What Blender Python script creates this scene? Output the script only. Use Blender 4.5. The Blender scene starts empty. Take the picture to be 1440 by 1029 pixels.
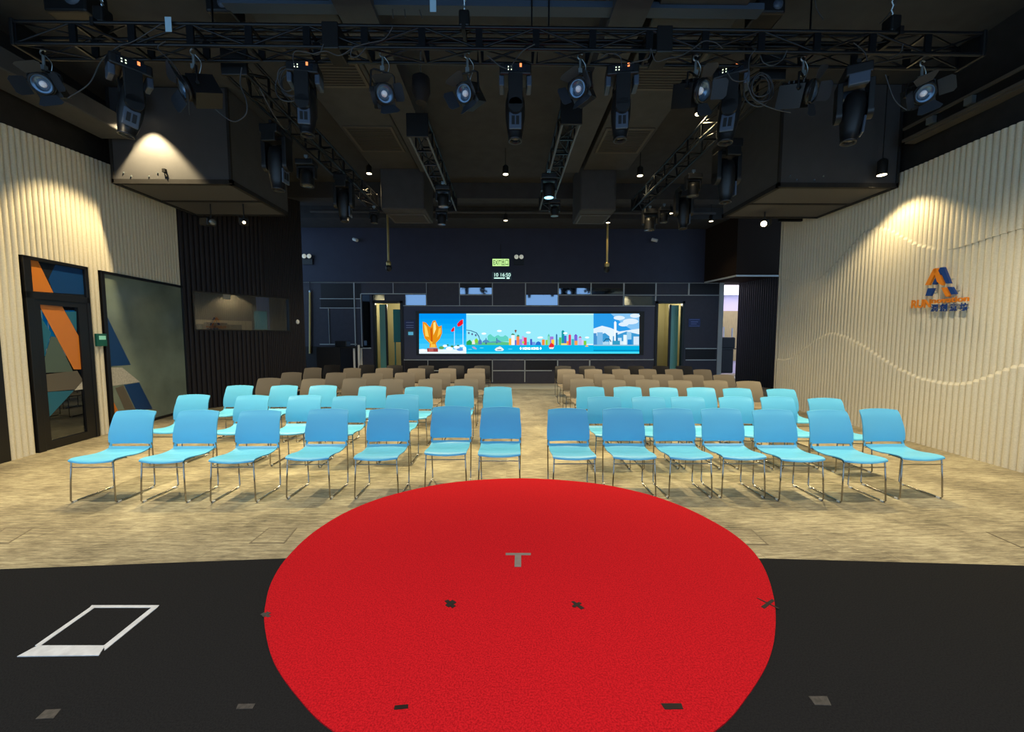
import bpy, math, random
from mathutils import Vector, Matrix
random.seed(7)
C = bpy.context.scene.collection
PI = math.pi

# ------------------------------------------------------------------ measuring helpers (photo pixel -> place)
F = 560.0; CX, CY = 720.0, 514.5; H = 1.7
P = math.atan(40.5 / F); W = math.radians(0.8)
cp, sp, cw, sw = math.cos(P), math.sin(P), math.cos(W), math.sin(W)
RT = Vector((cw, -sw, 0)); FW = Vector((sw * cp, cw * cp, -sp)); UP = Vector((sw * sp, cw * sp, cp))
CAM = Vector((0, 0, H))
def ray(x, y): return RT * ((x - CX) / F) + UP * ((CY - y) / F) + FW
def at(x, y, X=None, Y=None, Z=None):
    d = ray(x, y)
    t = (Z - H) / d.z if Z is not None else (Y / d.y if Y is not None else X / d.x)
    return CAM + d * t

# ------------------------------------------------------------------ materials
def lin(c): return tuple((v / 12.92 if v <= 0.04045 else ((v + 0.055) / 1.055) ** 2.4) for v in (q / 255.0 for q in c))
MATS = {}
def mat(name, rgb=(128, 128, 128), rough=0.5, metal=0.0, emit=None, estr=0.0, noise=None, bump=None, spec=0.5, coat=0.0):
    """rgb sRGB 0-255; noise=(scale, amount, stretch) varies the colour; bump=(scale, strength)"""
    if name in MATS: return MATS[name]
    m = bpy.data.materials.new(name); m.use_nodes = True; nt = m.node_tree
    b = nt.nodes['Principled BSDF']; c = lin(rgb)
    b.inputs['Base Color'].default_value = (*c, 1); b.inputs['Roughness'].default_value = rough
    b.inputs['Metallic'].default_value = metal; b.inputs['Specular IOR Level'].default_value = spec
    b.inputs['Coat Weight'].default_value = coat
    if emit:
        b.inputs['Emission Color'].default_value = (*lin(emit), 1); b.inputs['Emission Strength'].default_value = estr
    if noise or bump:
        tc = nt.nodes.new('ShaderNodeTexCoord')
    if noise:
        mp = nt.nodes.new('ShaderNodeMapping'); mp.inputs['Scale'].default_value = noise[2] if len(noise) > 2 else (1, 1, 1)
        n = nt.nodes.new('ShaderNodeTexNoise'); n.inputs['Scale'].default_value = noise[0]; n.inputs['Detail'].default_value = 5
        r = nt.nodes.new('ShaderNodeValToRGB'); a = noise[1]
        r.color_ramp.elements[0].position = 0.3; r.color_ramp.elements[1].position = 0.7
        r.color_ramp.elements[0].color = (*[v * (1 - a) for v in c], 1)
        r.color_ramp.elements[1].color = (*[min(1, v * (1 + a)) for v in c], 1)
        nt.links.new(tc.outputs['Object'], mp.inputs['Vector']); nt.links.new(mp.outputs['Vector'], n.inputs['Vector'])
        nt.links.new(n.outputs['Fac'], r.inputs['Fac']); nt.links.new(r.outputs['Color'], b.inputs['Base Color'])
    if bump:
        n2 = nt.nodes.new('ShaderNodeTexNoise'); n2.inputs['Scale'].default_value = bump[0]; n2.inputs['Detail'].default_value = 3
        bp = nt.nodes.new('ShaderNodeBump'); bp.inputs['Strength'].default_value = bump[1]; bp.inputs['Distance'].default_value = 0.01
        nt.links.new(tc.outputs['Object'], n2.inputs['Vector']); nt.links.new(n2.outputs['Fac'], bp.inputs['Height'])
        nt.links.new(bp.outputs['Normal'], b.inputs['Normal'])
    MATS[name] = m; return m

def glass_mat(name, tint, fac, rough=0.0, gloss=(0.9, 0.95, 1.0)):
    """thin pane: tinted see-through mixed with a mirror coat"""
    m = bpy.data.materials.new(name); m.use_nodes = True; nt = m.node_tree; nt.nodes.clear()
    o = nt.nodes.new('ShaderNodeOutputMaterial'); mx = nt.nodes.new('ShaderNodeMixShader')
    t = nt.nodes.new('ShaderNodeBsdfTransparent'); g = nt.nodes.new('ShaderNodeBsdfGlossy')
    t.inputs['Color'].default_value = (*tint, 1); g.inputs['Roughness'].default_value = rough; g.inputs['Color'].default_value = (*gloss, 1)
    mx.inputs['Fac'].default_value = fac
    nt.links.new(t.outputs[0], mx.inputs[1]); nt.links.new(g.outputs[0], mx.inputs[2]); nt.links.new(mx.outputs[0], o.inputs['Surface'])
    MATS[name] = m; return m

def floor_mat():
    m = bpy.data.materials.new('plank_floor'); m.use_nodes = True; nt = m.node_tree; b = nt.nodes['Principled BSDF']; L = nt.links
    tc = nt.nodes.new('ShaderNodeTexCoord')
    br = nt.nodes.new('ShaderNodeTexBrick'); br.offset = 0.37
    br.inputs['Color1'].default_value = (0.42, 0.42, 0.42, 1); br.inputs['Color2'].default_value = (0.62, 0.62, 0.62, 1)
    br.inputs['Mortar'].default_value = (0.36, 0.36, 0.36, 1); br.inputs['Scale'].default_value = 1.0
    br.inputs['Mortar Size'].default_value = 0.004; br.inputs['Brick Width'].default_value = 1.0; br.inputs['Row Height'].default_value = 0.25
    L.new(tc.outputs['Object'], br.inputs['Vector'])
    mp = nt.nodes.new('ShaderNodeMapping'); mp.inputs['Scale'].default_value = (2.2, 14, 1)
    n1 = nt.nodes.new('ShaderNodeTexNoise'); n1.inputs['Scale'].default_value = 2.6; n1.inputs['Detail'].default_value = 8; n1.inputs['Roughness'].default_value = 0.75
    n2 = nt.nodes.new('ShaderNodeTexNoise'); n2.inputs['Scale'].default_value = 1.6; n2.inputs['Detail'].default_value = 5
    L.new(tc.outputs['Object'], mp.inputs['Vector']); L.new(mp.outputs['Vector'], n1.inputs['Vector']); L.new(tc.outputs['Object'], n2.inputs['Vector'])
    a1 = nt.nodes.new('ShaderNodeMath'); a1.operation = 'MULTIPLY'; a1.inputs[1].default_value = 0.62; L.new(n1.outputs['Fac'], a1.inputs[0])
    a2 = nt.nodes.new('ShaderNodeMath'); a2.operation = 'MULTIPLY_ADD'; a2.inputs[1].default_value = 0.28; L.new(n2.outputs['Fac'], a2.inputs[0]); L.new(a1.outputs[0], a2.inputs[2])
    a3 = nt.nodes.new('ShaderNodeMath'); a3.operation = 'MULTIPLY_ADD'; a3.inputs[1].default_value = 0.22; L.new(br.outputs['Color'], a3.inputs[0]); L.new(a2.outputs[0], a3.inputs[2])
    r = nt.nodes.new('ShaderNodeValToRGB'); e = r.color_ramp.elements
    e[0].position = 0.42; e[0].color = (*lin((78, 73, 61)), 1); e[1].position = 0.68; e[1].color = (*lin((190, 181, 153)), 1)
    k = e.new(0.55); k.color = (*lin((142, 133, 111)), 1)
    L.new(a3.outputs[0], r.inputs['Fac']); L.new(r.outputs['Color'], b.inputs['Base Color'])
    b.inputs['Roughness'].default_value = 0.55; b.inputs['Specular IOR Level'].default_value = 0.25
    bp = nt.nodes.new('ShaderNodeBump'); bp.inputs['Strength'].default_value = 0.12; L.new(n1.outputs['Fac'], bp.inputs['Height']); L.new(bp.outputs['Normal'], b.inputs['Normal'])
    return m

def carpet_mat(name, rgb, dark, scale):
    m = bpy.data.materials.new(name); m.use_nodes = True; nt = m.node_tree; b = nt.nodes['Principled BSDF']; L = nt.links
    tc = nt.nodes.new('ShaderNodeTexCoord'); v = nt.nodes.new('ShaderNodeTexNoise'); v.inputs['Scale'].default_value = scale; v.inputs['Detail'].default_value = 2
    L.new(tc.outputs['Object'], v.inputs['Vector'])
    r = nt.nodes.new('ShaderNodeValToRGB'); r.color_ramp.elements[0].position = 0.32; r.color_ramp.elements[1].position = 0.62
    r.color_ramp.elements[0].color = (*lin(dark), 1); r.color_ramp.elements[1].color = (*lin(rgb), 1)
    L.new(v.outputs['Fac'], r.inputs['Fac']); L.new(r.outputs['Color'], b.inputs['Base Color'])
    bp = nt.nodes.new('ShaderNodeBump'); bp.inputs['Strength'].default_value = 0.35; bp.inputs['Distance'].default_value = 0.006
    L.new(v.outputs['Fac'], bp.inputs['Height']); L.new(bp.outputs['Normal'], b.inputs['Normal'])
    b.inputs['Roughness'].default_value = 0.95; b.inputs['Specular IOR Level'].default_value = 0.1
    return m

M_FLOOR = floor_mat()
M_RED = carpet_mat('red_carpet', (205, 26, 34), (160, 14, 22), 150)
M_BLACKCARPET = carpet_mat('black_carpet', (37, 36, 35), (27, 26, 26), 160)
M_CREAM = mat('cream_felt', (214, 207, 188), 0.85, noise=(60, 0.06), spec=0.2)
M_DARKRIB = mat('dark_felt', (32, 27, 30), 0.6, spec=0.35)
M_RIBBLACK = mat('ribbed_black', (26, 27, 30), 0.45, spec=0.4)
M_BLACKPAINT = mat('black_paint', (40, 39, 39), 0.8, noise=(6, 0.15), spec=0.2)
M_CEIL = mat('ceiling_paint', (63, 64, 67), 0.85, noise=(4, 0.12), spec=0.15)
M_DUCT = mat('duct_paint', (67, 68, 71), 0.7, noise=(5, 0.1), spec=0.25)
M_BOX = mat('cabinet_paint', (70, 70, 72), 0.7, noise=(5, 0.06), spec=0.25)
M_SOFFIT = mat('soffit_board', (82, 81, 82), 0.85, spec=0.2)
M_BULK = mat('navy_panel', (54, 57, 76), 0.5, noise=(3, 0.06), spec=0.3)
M_PANEL = mat('slate_panel', (66, 65, 76), 0.5, noise=(8, 0.08), spec=0.3)
M_PANELD = mat('dark_panel', (36, 34, 38), 0.45, spec=0.3)
M_TRIM = mat('aluminium_trim', (186, 192, 194), 0.45)
M_MIRROR = mat('mirror_panel', (150, 165, 185), 0.04, 1.0)
M_BLACK = mat('black_metal', (16, 16, 17), 0.45, spec=0.45)
M_BLACKP = mat('black_plastic', (20, 21, 23), 0.4, spec=0.5)
M_TRUSS = mat('truss_black', (24, 27, 31), 0.32, 0.35)
M_RAIL = mat('grey_rail', (104, 108, 112), 0.4, 0.4)
M_GREYPL = mat('grey_fixture_panel', (70, 82, 98), 0.4)
M_DOORFRAME = mat('door_frame_black', (15, 14, 15), 0.4)
M_CHROME = mat('chrome', (168, 162, 152), 0.2, 1.0)
M_STEEL = mat('bright_steel', (190, 205, 212), 0.3, 0.9)
M_BLUE = mat('blue_plastic', (96, 186, 230), 0.42, spec=0.4)
M_GREY = mat('taupe_plastic', (132, 122, 106), 0.5, spec=0.35)
M_CHBLACK = mat('black_chair_plastic', (28, 25, 24), 0.5)
M_WHITE = mat('white_plastic', (225, 225, 222), 0.5)
M_TAPEW = mat('white_tape', (214, 214, 214), 0.7, noise=(25, 0.12))
M_TAPEG = mat('grey_tape', (128, 118, 112), 0.7, noise=(30, 0.1))
M_TAPEK = mat('black_tape', (30, 20, 18), 0.45)
M_TAPEB = mat('worn_tape', (62, 58, 54), 0.6, noise=(60, 0.5))
M_ORANGE = mat('orange_film', (196, 116, 38), 0.35)
M_NAVY = mat('navy_film', (14, 58, 112), 0.35)
M_TEAL = mat('teal_film', (34, 96, 122), 0.35)
M_GREENGREY = mat('green_grey_film', (76, 92, 84), 0.4)
M_TAUPEFILM = mat('taupe_film', (92, 86, 76), 0.4)
M_PALEFILM = mat('pale_film', (178, 176, 168), 0.4, noise=(40, 0.2))
M_SIGNORANGE = mat('sign_orange', (226, 132, 20), 0.45)
M_SIGNBLUE = mat('sign_blue', (18, 60, 132), 0.45)
M_BRASS = mat('brass', (196, 172, 112), 0.35, 0.7)
M_LAMP = mat('lamp_warm', (255, 240, 205), emit=(255, 236, 190), estr=6)
M_LAMPC = mat('lamp_cyan', (200, 240, 255), emit=(130, 215, 245), estr=3)
M_LAMPW = mat('lamp_white', (255, 255, 250), emit=(255, 250, 235), estr=3)
M_LENS = mat('lens_glass', (96, 120, 144), 0.22, 0.6)
M_BULB = mat('bulb_glint', (230, 240, 250), 0.2, emit=(235, 225, 215), estr=0.12)  # slight glow put into unlit bulbs as their bright spot
M_LEDO = mat('led_orange', (255, 140, 80), emit=(255, 140, 80), estr=1.5)
M_LEDW = mat('led_white', (240, 250, 220), emit=(235, 250, 210), estr=1.5)
M_CABLE = mat('grey_cable', (58, 60, 62), 0.5)
M_BARN = mat('barn_door_black', (40, 46, 54), 0.5, 0.2)
M_EXIT = mat('exit_sign_green', (200, 240, 150), emit=(205, 255, 160), estr=0.9)
M_EXITTXT = mat('exit_letters', (8, 62, 24), 0.7)
M_CLOCKTXT = mat('clock_digits', (220, 255, 240), emit=(210, 255, 240), estr=1.1)
M_CLOCKBODY = mat('clock_body', (70, 88, 100), 0.3)
M_GREENBOX = mat('release_green', (20, 92, 80), 0.4)
M_OLIVE = mat('olive_wall', (158, 152, 116), 0.7)
M_LILAC = mat('lilac_wall', (226, 214, 236), 0.8)
M_WOOD = mat('light_wood', (176, 158, 112), 0.6, noise=(6, 0.12, (8, 8, 1)))
M_TEALGLASS = mat('teal_glass', (110, 176, 168), 0.3)
M_TEALBOARD = mat('teal_board', (22, 128, 142), 0.4)
M_NOTICE = mat('blue_notice', (38, 52, 110), 0.4)
M_FLOORSTRIP = mat('pale_floor_strip', (200, 192, 172), 0.35, spec=0.5)
M_LINE = mat('floor_box_line', (112, 102, 84), 0.6)
M_BAG = mat('black_nylon', (24, 22, 27), 0.7)
M_DESK = mat('desk_beige', (205, 186, 140), 0.6)
M_GLASS_CTRL = glass_mat('control_glass', (0.6, 0.6, 0.65), 0.11)
M_GLASS_DOOR = glass_mat('door_glass', (0.35, 0.4, 0.42), 0.14)
M_GLASS_FILM = mat('frosted_film', (118, 132, 122), 0.18, noise=(1.3, 0.25), spec=0.6)
M_LENSDK = mat('dark_lens', (30, 36, 44), 0.08, spec=0.9)
M_GRILLE = mat('grille_dark', (30, 29, 29), 0.7)
M_GRILLEF = mat('grille_frame', (78, 74, 68), 0.6)
M_BLUEBEAM = mat('steel_beam_blue', (58, 72, 88), 0.6)
M_DOWN = mat('downlight_body', (22, 21, 20), 0.5)
M_TABLE = mat('dark_cloth', (20, 20, 24), 0.8)

# ------------------------------------------------------------------ mesh builder
def frame_of(d):
    d = Vector(d).normalized(); a = Vector((0, 0, 1)) if abs(d.z) < 0.95 else Vector((1, 0, 0))
    x = a.cross(d).normalized(); y = d.cross(x); return Matrix((x, y, d)).transposed().to_4x4()
class MB:
    def __init__(s): s.v = []; s.f = []; s.m = []; s.s = []; s.X = Matrix.Identity(4)
    def _add(s, vs, fs, mi=0, smooth=False, M=None):
        T = s.X @ M if M else s.X; o = len(s.v)
        s.v += [T @ Vector(p) for p in vs]; s.f += [tuple(i + o for i in f) for f in fs]; s.m += [mi] * len(fs); s.s += [smooth] * len(fs); return s
    def box(s, x0, x1, y0, y1, z0, z1, mi=0, M=None):
        vs = [(x, y, z) for z in (z0, z1) for y in (y0, y1) for x in (x0, x1)]
        return s._add(vs, [(0, 2, 3, 1), (4, 5, 7, 6), (0, 1, 5, 4), (2, 6, 7, 3), (0, 4, 6, 2), (1, 3, 7, 5)], mi, False, M)
    def lathe(s, prof, n=16, mi=0, M=None, smooth=True, cap=True):
        vs = []; fs = []
        for r, z in prof: vs += [(r * math.cos(2 * PI * k / n), r * math.sin(2 * PI * k / n), z) for k in range(n)]
        for i in range(len(prof) - 1):
            for k in range(n): fs.append((i * n + k, i * n + (k + 1) % n, (i + 1) * n + (k + 1) % n, (i + 1) * n + k))
        s._add(vs, fs, mi, smooth, M)
        if cap:
            s._add(vs[:n], [tuple(reversed(range(n)))], mi, False, M); s._add(vs[-n:], [tuple(range(n))], mi, False, M)
        return s
    def rod(s, p, q, r, n=8, mi=0, r2=None):
        p, q = Vector(p), Vector(q); L = (q - p).length
        return s.lathe([(r, 0), (r if r2 is None else r2, L)], n, mi, Matrix.Translation(p) @ frame_of(q - p))
    def tube(s, pts, r, n=6, mi=0):
        pts = [Vector(p) for p in pts]; vs = []; fs = []; up = None
        for i, p in enumerate(pts):
            d = (pts[min(i + 1, len(pts) - 1)] - pts[max(i - 1, 0)]).normalized()
            if up is None: x = frame_of(d).to_3x3().col[0].copy()
            else:
                x = up - d * up.dot(d); x = x.normalized() if x.length > 1e-6 else frame_of(d).to_3x3().col[0].copy()
            up = x; y = d.cross(x)
            vs += [p + (x * math.cos(2 * PI * k / n) + y * math.sin(2 * PI * k / n)) * r for k in range(n)]
        for i in range(len(pts) - 1):
            for k in range(n): fs.append((i * n + k, i * n + (k + 1) % n, (i + 1) * n + (k + 1) % n, (i + 1) * n + k))
        s._add(vs, fs, mi, True); s._add(vs[:n], [tuple(reversed(range(n)))], mi); s._add(vs[-n:], [tuple(range(n))], mi)
        return s
    def prism(s, poly, z0, z1, mi=0, M=None):
        n = len(poly); vs = [(*p, z0) for p in poly] + [(*p, z1) for p in poly]
        return s._add(vs, [tuple(reversed(range(n))), tuple(range(n, 2 * n))] + [(k, (k + 1) % n, n + (k + 1) % n, n + k) for k in range(n)], mi, False, M)
    def slab(s, pts, th, nrm, mi=0):
        """polygon given as 3-D points, thickened by th along nrm"""
        n = len(pts); N = Vector(nrm) * th; vs = [Vector(p) for p in pts] + [Vector(p) + N for p in pts]
        return s._add(vs, [tuple(reversed(range(n))), tuple(range(n, 2 * n))] + [(k, (k + 1) % n, n + (k + 1) % n, n + k) for k in range(n)], mi)
    def mesh(s, name, mats):
        me = bpy.data.meshes.new(name); me.from_pydata([tuple(p) for p in s.v], [], s.f)
        for m in (mats if isinstance(mats, (list, tuple)) else [mats]): me.materials.append(m)
        me.polygons.foreach_set('material_index', s.m); me.polygons.foreach_set('use_smooth', s.s); me.update()
        return me
    def build(s, name, mats, parent=None, bevel=0.0, seg=2):
        o = bpy.data.objects.new(name, s.mesh(name, mats)); C.objects.link(o)
        if parent: o.parent = parent
        if bevel:
            b = o.modifiers.new('edge', 'BEVEL'); b.width = bevel; b.segments = seg; b.limit_method = 'ANGLE'; b.angle_limit = math.radians(40)
        return o
def tag(o, label, cat, group=None, kind=None):
    o['label'] = label; o['category'] = cat
    if group: o['group'] = group
    if kind: o['kind'] = kind
    return o
def thing(name, label, cat, loc=(0, 0, 0), rz=0.0, group=None):
    o = bpy.data.objects.new(name, None); C.objects.link(o); o.empty_display_size = 0.1
    o.location = loc; o.rotation_euler = (0, 0, rz); return tag(o, label, cat, group)
def struct(o, label, cat):
    return tag(o, label, cat, None, 'structure')
def dup(root, loc, rz, label, group=None):
    r = root.copy(); C.objects.link(r); r.location = loc; r.rotation_euler = (0, 0, rz); r['label'] = label
    if group: r['group'] = group
    for ch in list(root.children):
        c = ch.copy(); C.objects.link(c); c.parent = r
        for g in ch.children:
            d = g.copy(); C.objects.link(d); d.parent = c
    return r
def spline(pts, n=6, closed=False):
    pts = [Vector(p) for p in pts]; out = []; N = len(pts)
    for i in range(N if closed else N - 1):
        g = (lambda k: pts[k % N]) if closed else (lambda k: pts[max(0, min(N - 1, k))])
        a, b, c, d = g(i - 1), g(i), g(i + 1), g(i + 2)
        for j in range(n):
            t = j / n
            out.append(0.5 * ((2 * b) + (c - a) * t + (2 * a - 5 * b + 4 * c - d) * t * t + (3 * b - a - 3 * c + d) * t ** 3))
    if not closed: out.append(pts[-1])
    return out
def text_mb(mb, body, size, M, depth=0.0, mi=0, center=False, width=None, bold=0.0):
    cu = bpy.data.curves.new('lettering', 'FONT'); cu.body = body; cu.size = size; cu.extrude = depth / 2; cu.offset = bold * size
    if center: cu.align_x = 'CENTER'
    o = bpy.data.objects.new('lettering', cu); C.objects.link(o)
    dg = bpy.context.evaluated_depsgraph_get(); dg.update()
    me = bpy.data.meshes.new_from_object(o.evaluated_get(dg))
    vs = [v.co.copy() for v in me.vertices]; fs = [tuple(p.vertices) for p in me.polygons]
    if width and vs:
        x0 = min(v.x for v in vs); x1 = max(v.x for v in vs); k = width / (x1 - x0)
        for v in vs: v.x = (v.x - x0) * k if not center else v.x * k
    mb._add(vs, fs, mi, False, M)
    bpy.data.objects.remove(o); bpy.data.curves.remove(cu); bpy.data.meshes.remove(me)

# ------------------------------------------------------------------ camera
cam = bpy.data.cameras.new('camera'); co = bpy.data.objects.new('camera', cam); C.objects.link(co)
cam.sensor_width = 36; cam.lens = F / 1440 * 36; cam.clip_start = 0.05; cam.clip_end = 200
co.matrix_world = Matrix.Translation(CAM) @ Matrix((RT, UP, -FW)).transposed().to_4x4()
bpy.context.scene.camera = co

# ------------------------------------------------------------------ floor, stage
CEIL = 5.9
floor_ = MB().box(-11, 12, -6, 24, -0.1, 0.0).build('floor', M_FLOOR); struct(floor_, 'beige grey plank floor of the hall', 'floor')
a = at(690, 547, Z=0).y
strip = MB().box(-6.5, 8, a, 14.95, -0.02, 0.006).build('floor_strip', M_FLOORSTRIP); struct(strip, 'pale polished floor strip along the foot of the back wall', 'floor')

SZ = 0.30
rimpx = [(735, 673), (830, 679), (900, 692), (960, 712), (1020, 741), (1060, 769), (1080, 799), (1089, 840), (1089.5, 885), (1080, 930), (1050, 980), (1010, 1029),
         (467, 1029), (420, 980), (385, 930), (374, 880), (376, 850), (386, 817), (410, 784), (450, 748), (500, 718), (560, 696), (640, 679)]
rim = [at(x, y, Z=SZ) for x, y in rimpx]
# the carpet's plan: a slightly egg-shaped round, averaged with the measured rim
RCX, RCY, RA, RB = 0.075, 2.5, 1.5, 1.357
def egg(t): return Vector((RCX + RA * math.cos(t) * (1 + 0.1 * math.sin(t)), RCY + RB * math.sin(t), SZ))
eggs = [egg(2 * PI * k / 720) for k in range(720)]
def egg_at(p):
    f = math.atan2(p.y - RCY, p.x - RCX)
    return min(eggs, key=lambda q: abs(math.atan2(math.sin(math.atan2(q.y - RCY, q.x - RCX) - f), math.cos(math.atan2(q.y - RCY, q.x - RCX) - f))))
rim = [(p + egg_at(p)) / 2 for p in rim]
near = [Vector((0.46, 1.19, SZ)), Vector((0.08, 1.12, SZ)), Vector((-0.3, 1.19, SZ))]
rim = rim[:12] + near + rim[12:]
rim = spline(rim, 5, True)
cen = Vector((0.08, 2.3, 0))
# black stage block with a round drum under the red carpet
e0, e1, e2, e3 = at(0, 800, Z=SZ), at(410, 784.5, Z=SZ), at(1080, 785, Z=SZ), at(1440, 795, Z=SZ)
yl = e0.y + (e0.y - e1.y) / (e0.x - e1.x) * (-4.6 - e0.x); yr = e3.y + (e3.y - e2.y) / (e3.x - e2.x) * (4.6 - e3.x)
st = thing('stage_platform', 'low black carpeted stage platform under the red circle', 'stage')
sp_ = MB().prism([(-4.6, -3.0), (4.6, -3.0), (4.6, yr), (e3.x, e3.y), (e2.x, e2.y), (e1.x, e1.y), (e0.x, e0.y), (-4.6, yl)], 0.0, SZ)
sp_.build('deck', M_BLACKCARPET, st)
MB().prism([((p.x - cen.x) * 0.985 + cen.x, (p.y - cen.y) * 0.985 + cen.y) for p in rim], 0.0, SZ - 0.002).build('drum', M_BLACKPAINT, st)
rug = MB().prism([(p.x, p.y) for p in rim], SZ, SZ + 0.006).build('round_carpet', M_RED)
tag(rug, 'large round red carpet laid on the black stage', 'carpet')

def floor_tape(name, polys_px, z, m, label, group=None, th=0.0015, cat='tape'):
    b = MB()
    for ip, poly in enumerate(polys_px):
        pts = [at(x, y, Z=z) for x, y in poly]
        ar = sum(pts[i].x * pts[(i + 1) % len(pts)].y - pts[(i + 1) % len(pts)].x * pts[i].y for i in range(len(pts)))
        if ar < 0: pts.reverse()
        b.prism([(p.x, p.y) for p in pts], z, z + th + 0.0006 * ip)
    return tag(b.build(name, m), label, cat, group)
RZ = SZ + 0.006
floor_tape('floor_tape', [[(711, 777.5), (746.5, 777.5), (746.5, 780.5), (711, 780.5)], [(724, 780.5), (733, 780.5), (733, 797), (723.5, 797)]], RZ, M_TAPEG, 'grey tape in a T shape on the red carpet')
floor_tape('floor_tape', [[(625, 845), (630, 843), (641, 852), (636, 855)], [(636, 843.5), (642, 847), (631, 854), (626, 851)]], RZ, M_TAPEK, 'black tape cross on the red carpet, below left of the grey T')
floor_tape('floor_tape', [[(803, 846), (807, 845), (822, 855), (817, 857)], [(814, 846.5), (818, 848.5), (808, 854.5), (804, 852)]], RZ, M_TAPEK, 'black tape cross on the red carpet, below right of the grey T')
floor_tape('floor_tape', [[(366, 864), (371, 861), (381, 866), (377, 868)], [(376, 860), (381, 862), (371, 868), (368, 866)]], RZ, M_TAPEB, 'worn tape cross on the left rim of the red carpet')
floor_tape('floor_tape', [[(1070, 853), (1086, 842), (1089, 845), (1075, 856)], [(1064, 841), (1066, 841), (1096, 855.5), (1094, 856)]], RZ, M_TAPEK, 'black tape cross on the right rim of the red carpet')
floor_tape('floor_tape', [[(555, 992), (574, 990.5), (574, 996), (554, 998)]], RZ, M_TAPEK, 'short black tape strip near the front of the red carpet, left one')
floor_tape('floor_tape', [[(929, 989), (958, 989), (961, 997), (935, 997.5)]], RZ, M_TAPEK, 'short black tape strip near the front of the red carpet, right one')
floor_tape('floor_tape', [[(129, 851), (224, 851), (221, 854.5), (126, 854.5)], [(126, 854.5), (133, 854.5), (57, 908), (49, 908)], [(213, 854.5), (221, 854.5), (147, 915), (146, 908)],
                          [(53, 908), (148, 908), (139, 922), (24, 923.5)]], SZ, M_TAPEW, 'white tape outlining a rectangle on the black stage')
floor_tape('floor_tape', [[(335, 990), (359, 989.5), (355, 996.5), (332, 997)]], SZ, M_TAPEB, 'worn tape scrap on the black stage, just left of the red carpet')
floor_tape('floor_tape', [[(64, 998), (86, 997), (75, 1010), (50, 1011)]], SZ, M_TAPEB, 'faint worn tape patch on the stage below the white rectangle')
floor_tape('floor_tape', [[(1137, 979), (1163, 979), (1169, 992), (1146, 991)]], SZ, M_TAPEB, 'dull tape square on the black stage, right of the red carpet')
def floor_box(px, label):
    p = [at(x, y, Z=0) for x, y in px]; c = sum(p, Vector()) / 4
    t = thing('floor_box', label, 'floor box', (c.x, c.y, 0), 0, 'flush floor boxes in front of the stage')
    q = [v - c for v in p]; i = [v * 0.9 for v in q]; b = MB()
    for k in range(4):
        b.slab([q[k], q[(k + 1) % 4], i[(k + 1) % 4], i[k]], 0.003, (0, 0, 1))
    b.build('rim', M_LINE, t); MB().slab(i, 0.002, (0, 0, 1)).build('lid', M_FLOOR, t)
floor_box([(350, 764), (400, 764), (418, 742), (378, 742)], 'flush square floor box left of the red carpet, nearest to it')
floor_box([(1038, 766), (1081, 766), (1057, 744), (1014, 744)], 'flush square floor box right of the red carpet, nearest to it')
floor_box([(-24, 764), (12, 764), (48, 742), (8, 742)], 'flush square floor box at the left edge of the floor')
floor_box([(1436, 770), (1482, 768), (1440, 747), (1386, 748)], 'flush square floor box at the right edge of the floor')

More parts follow.
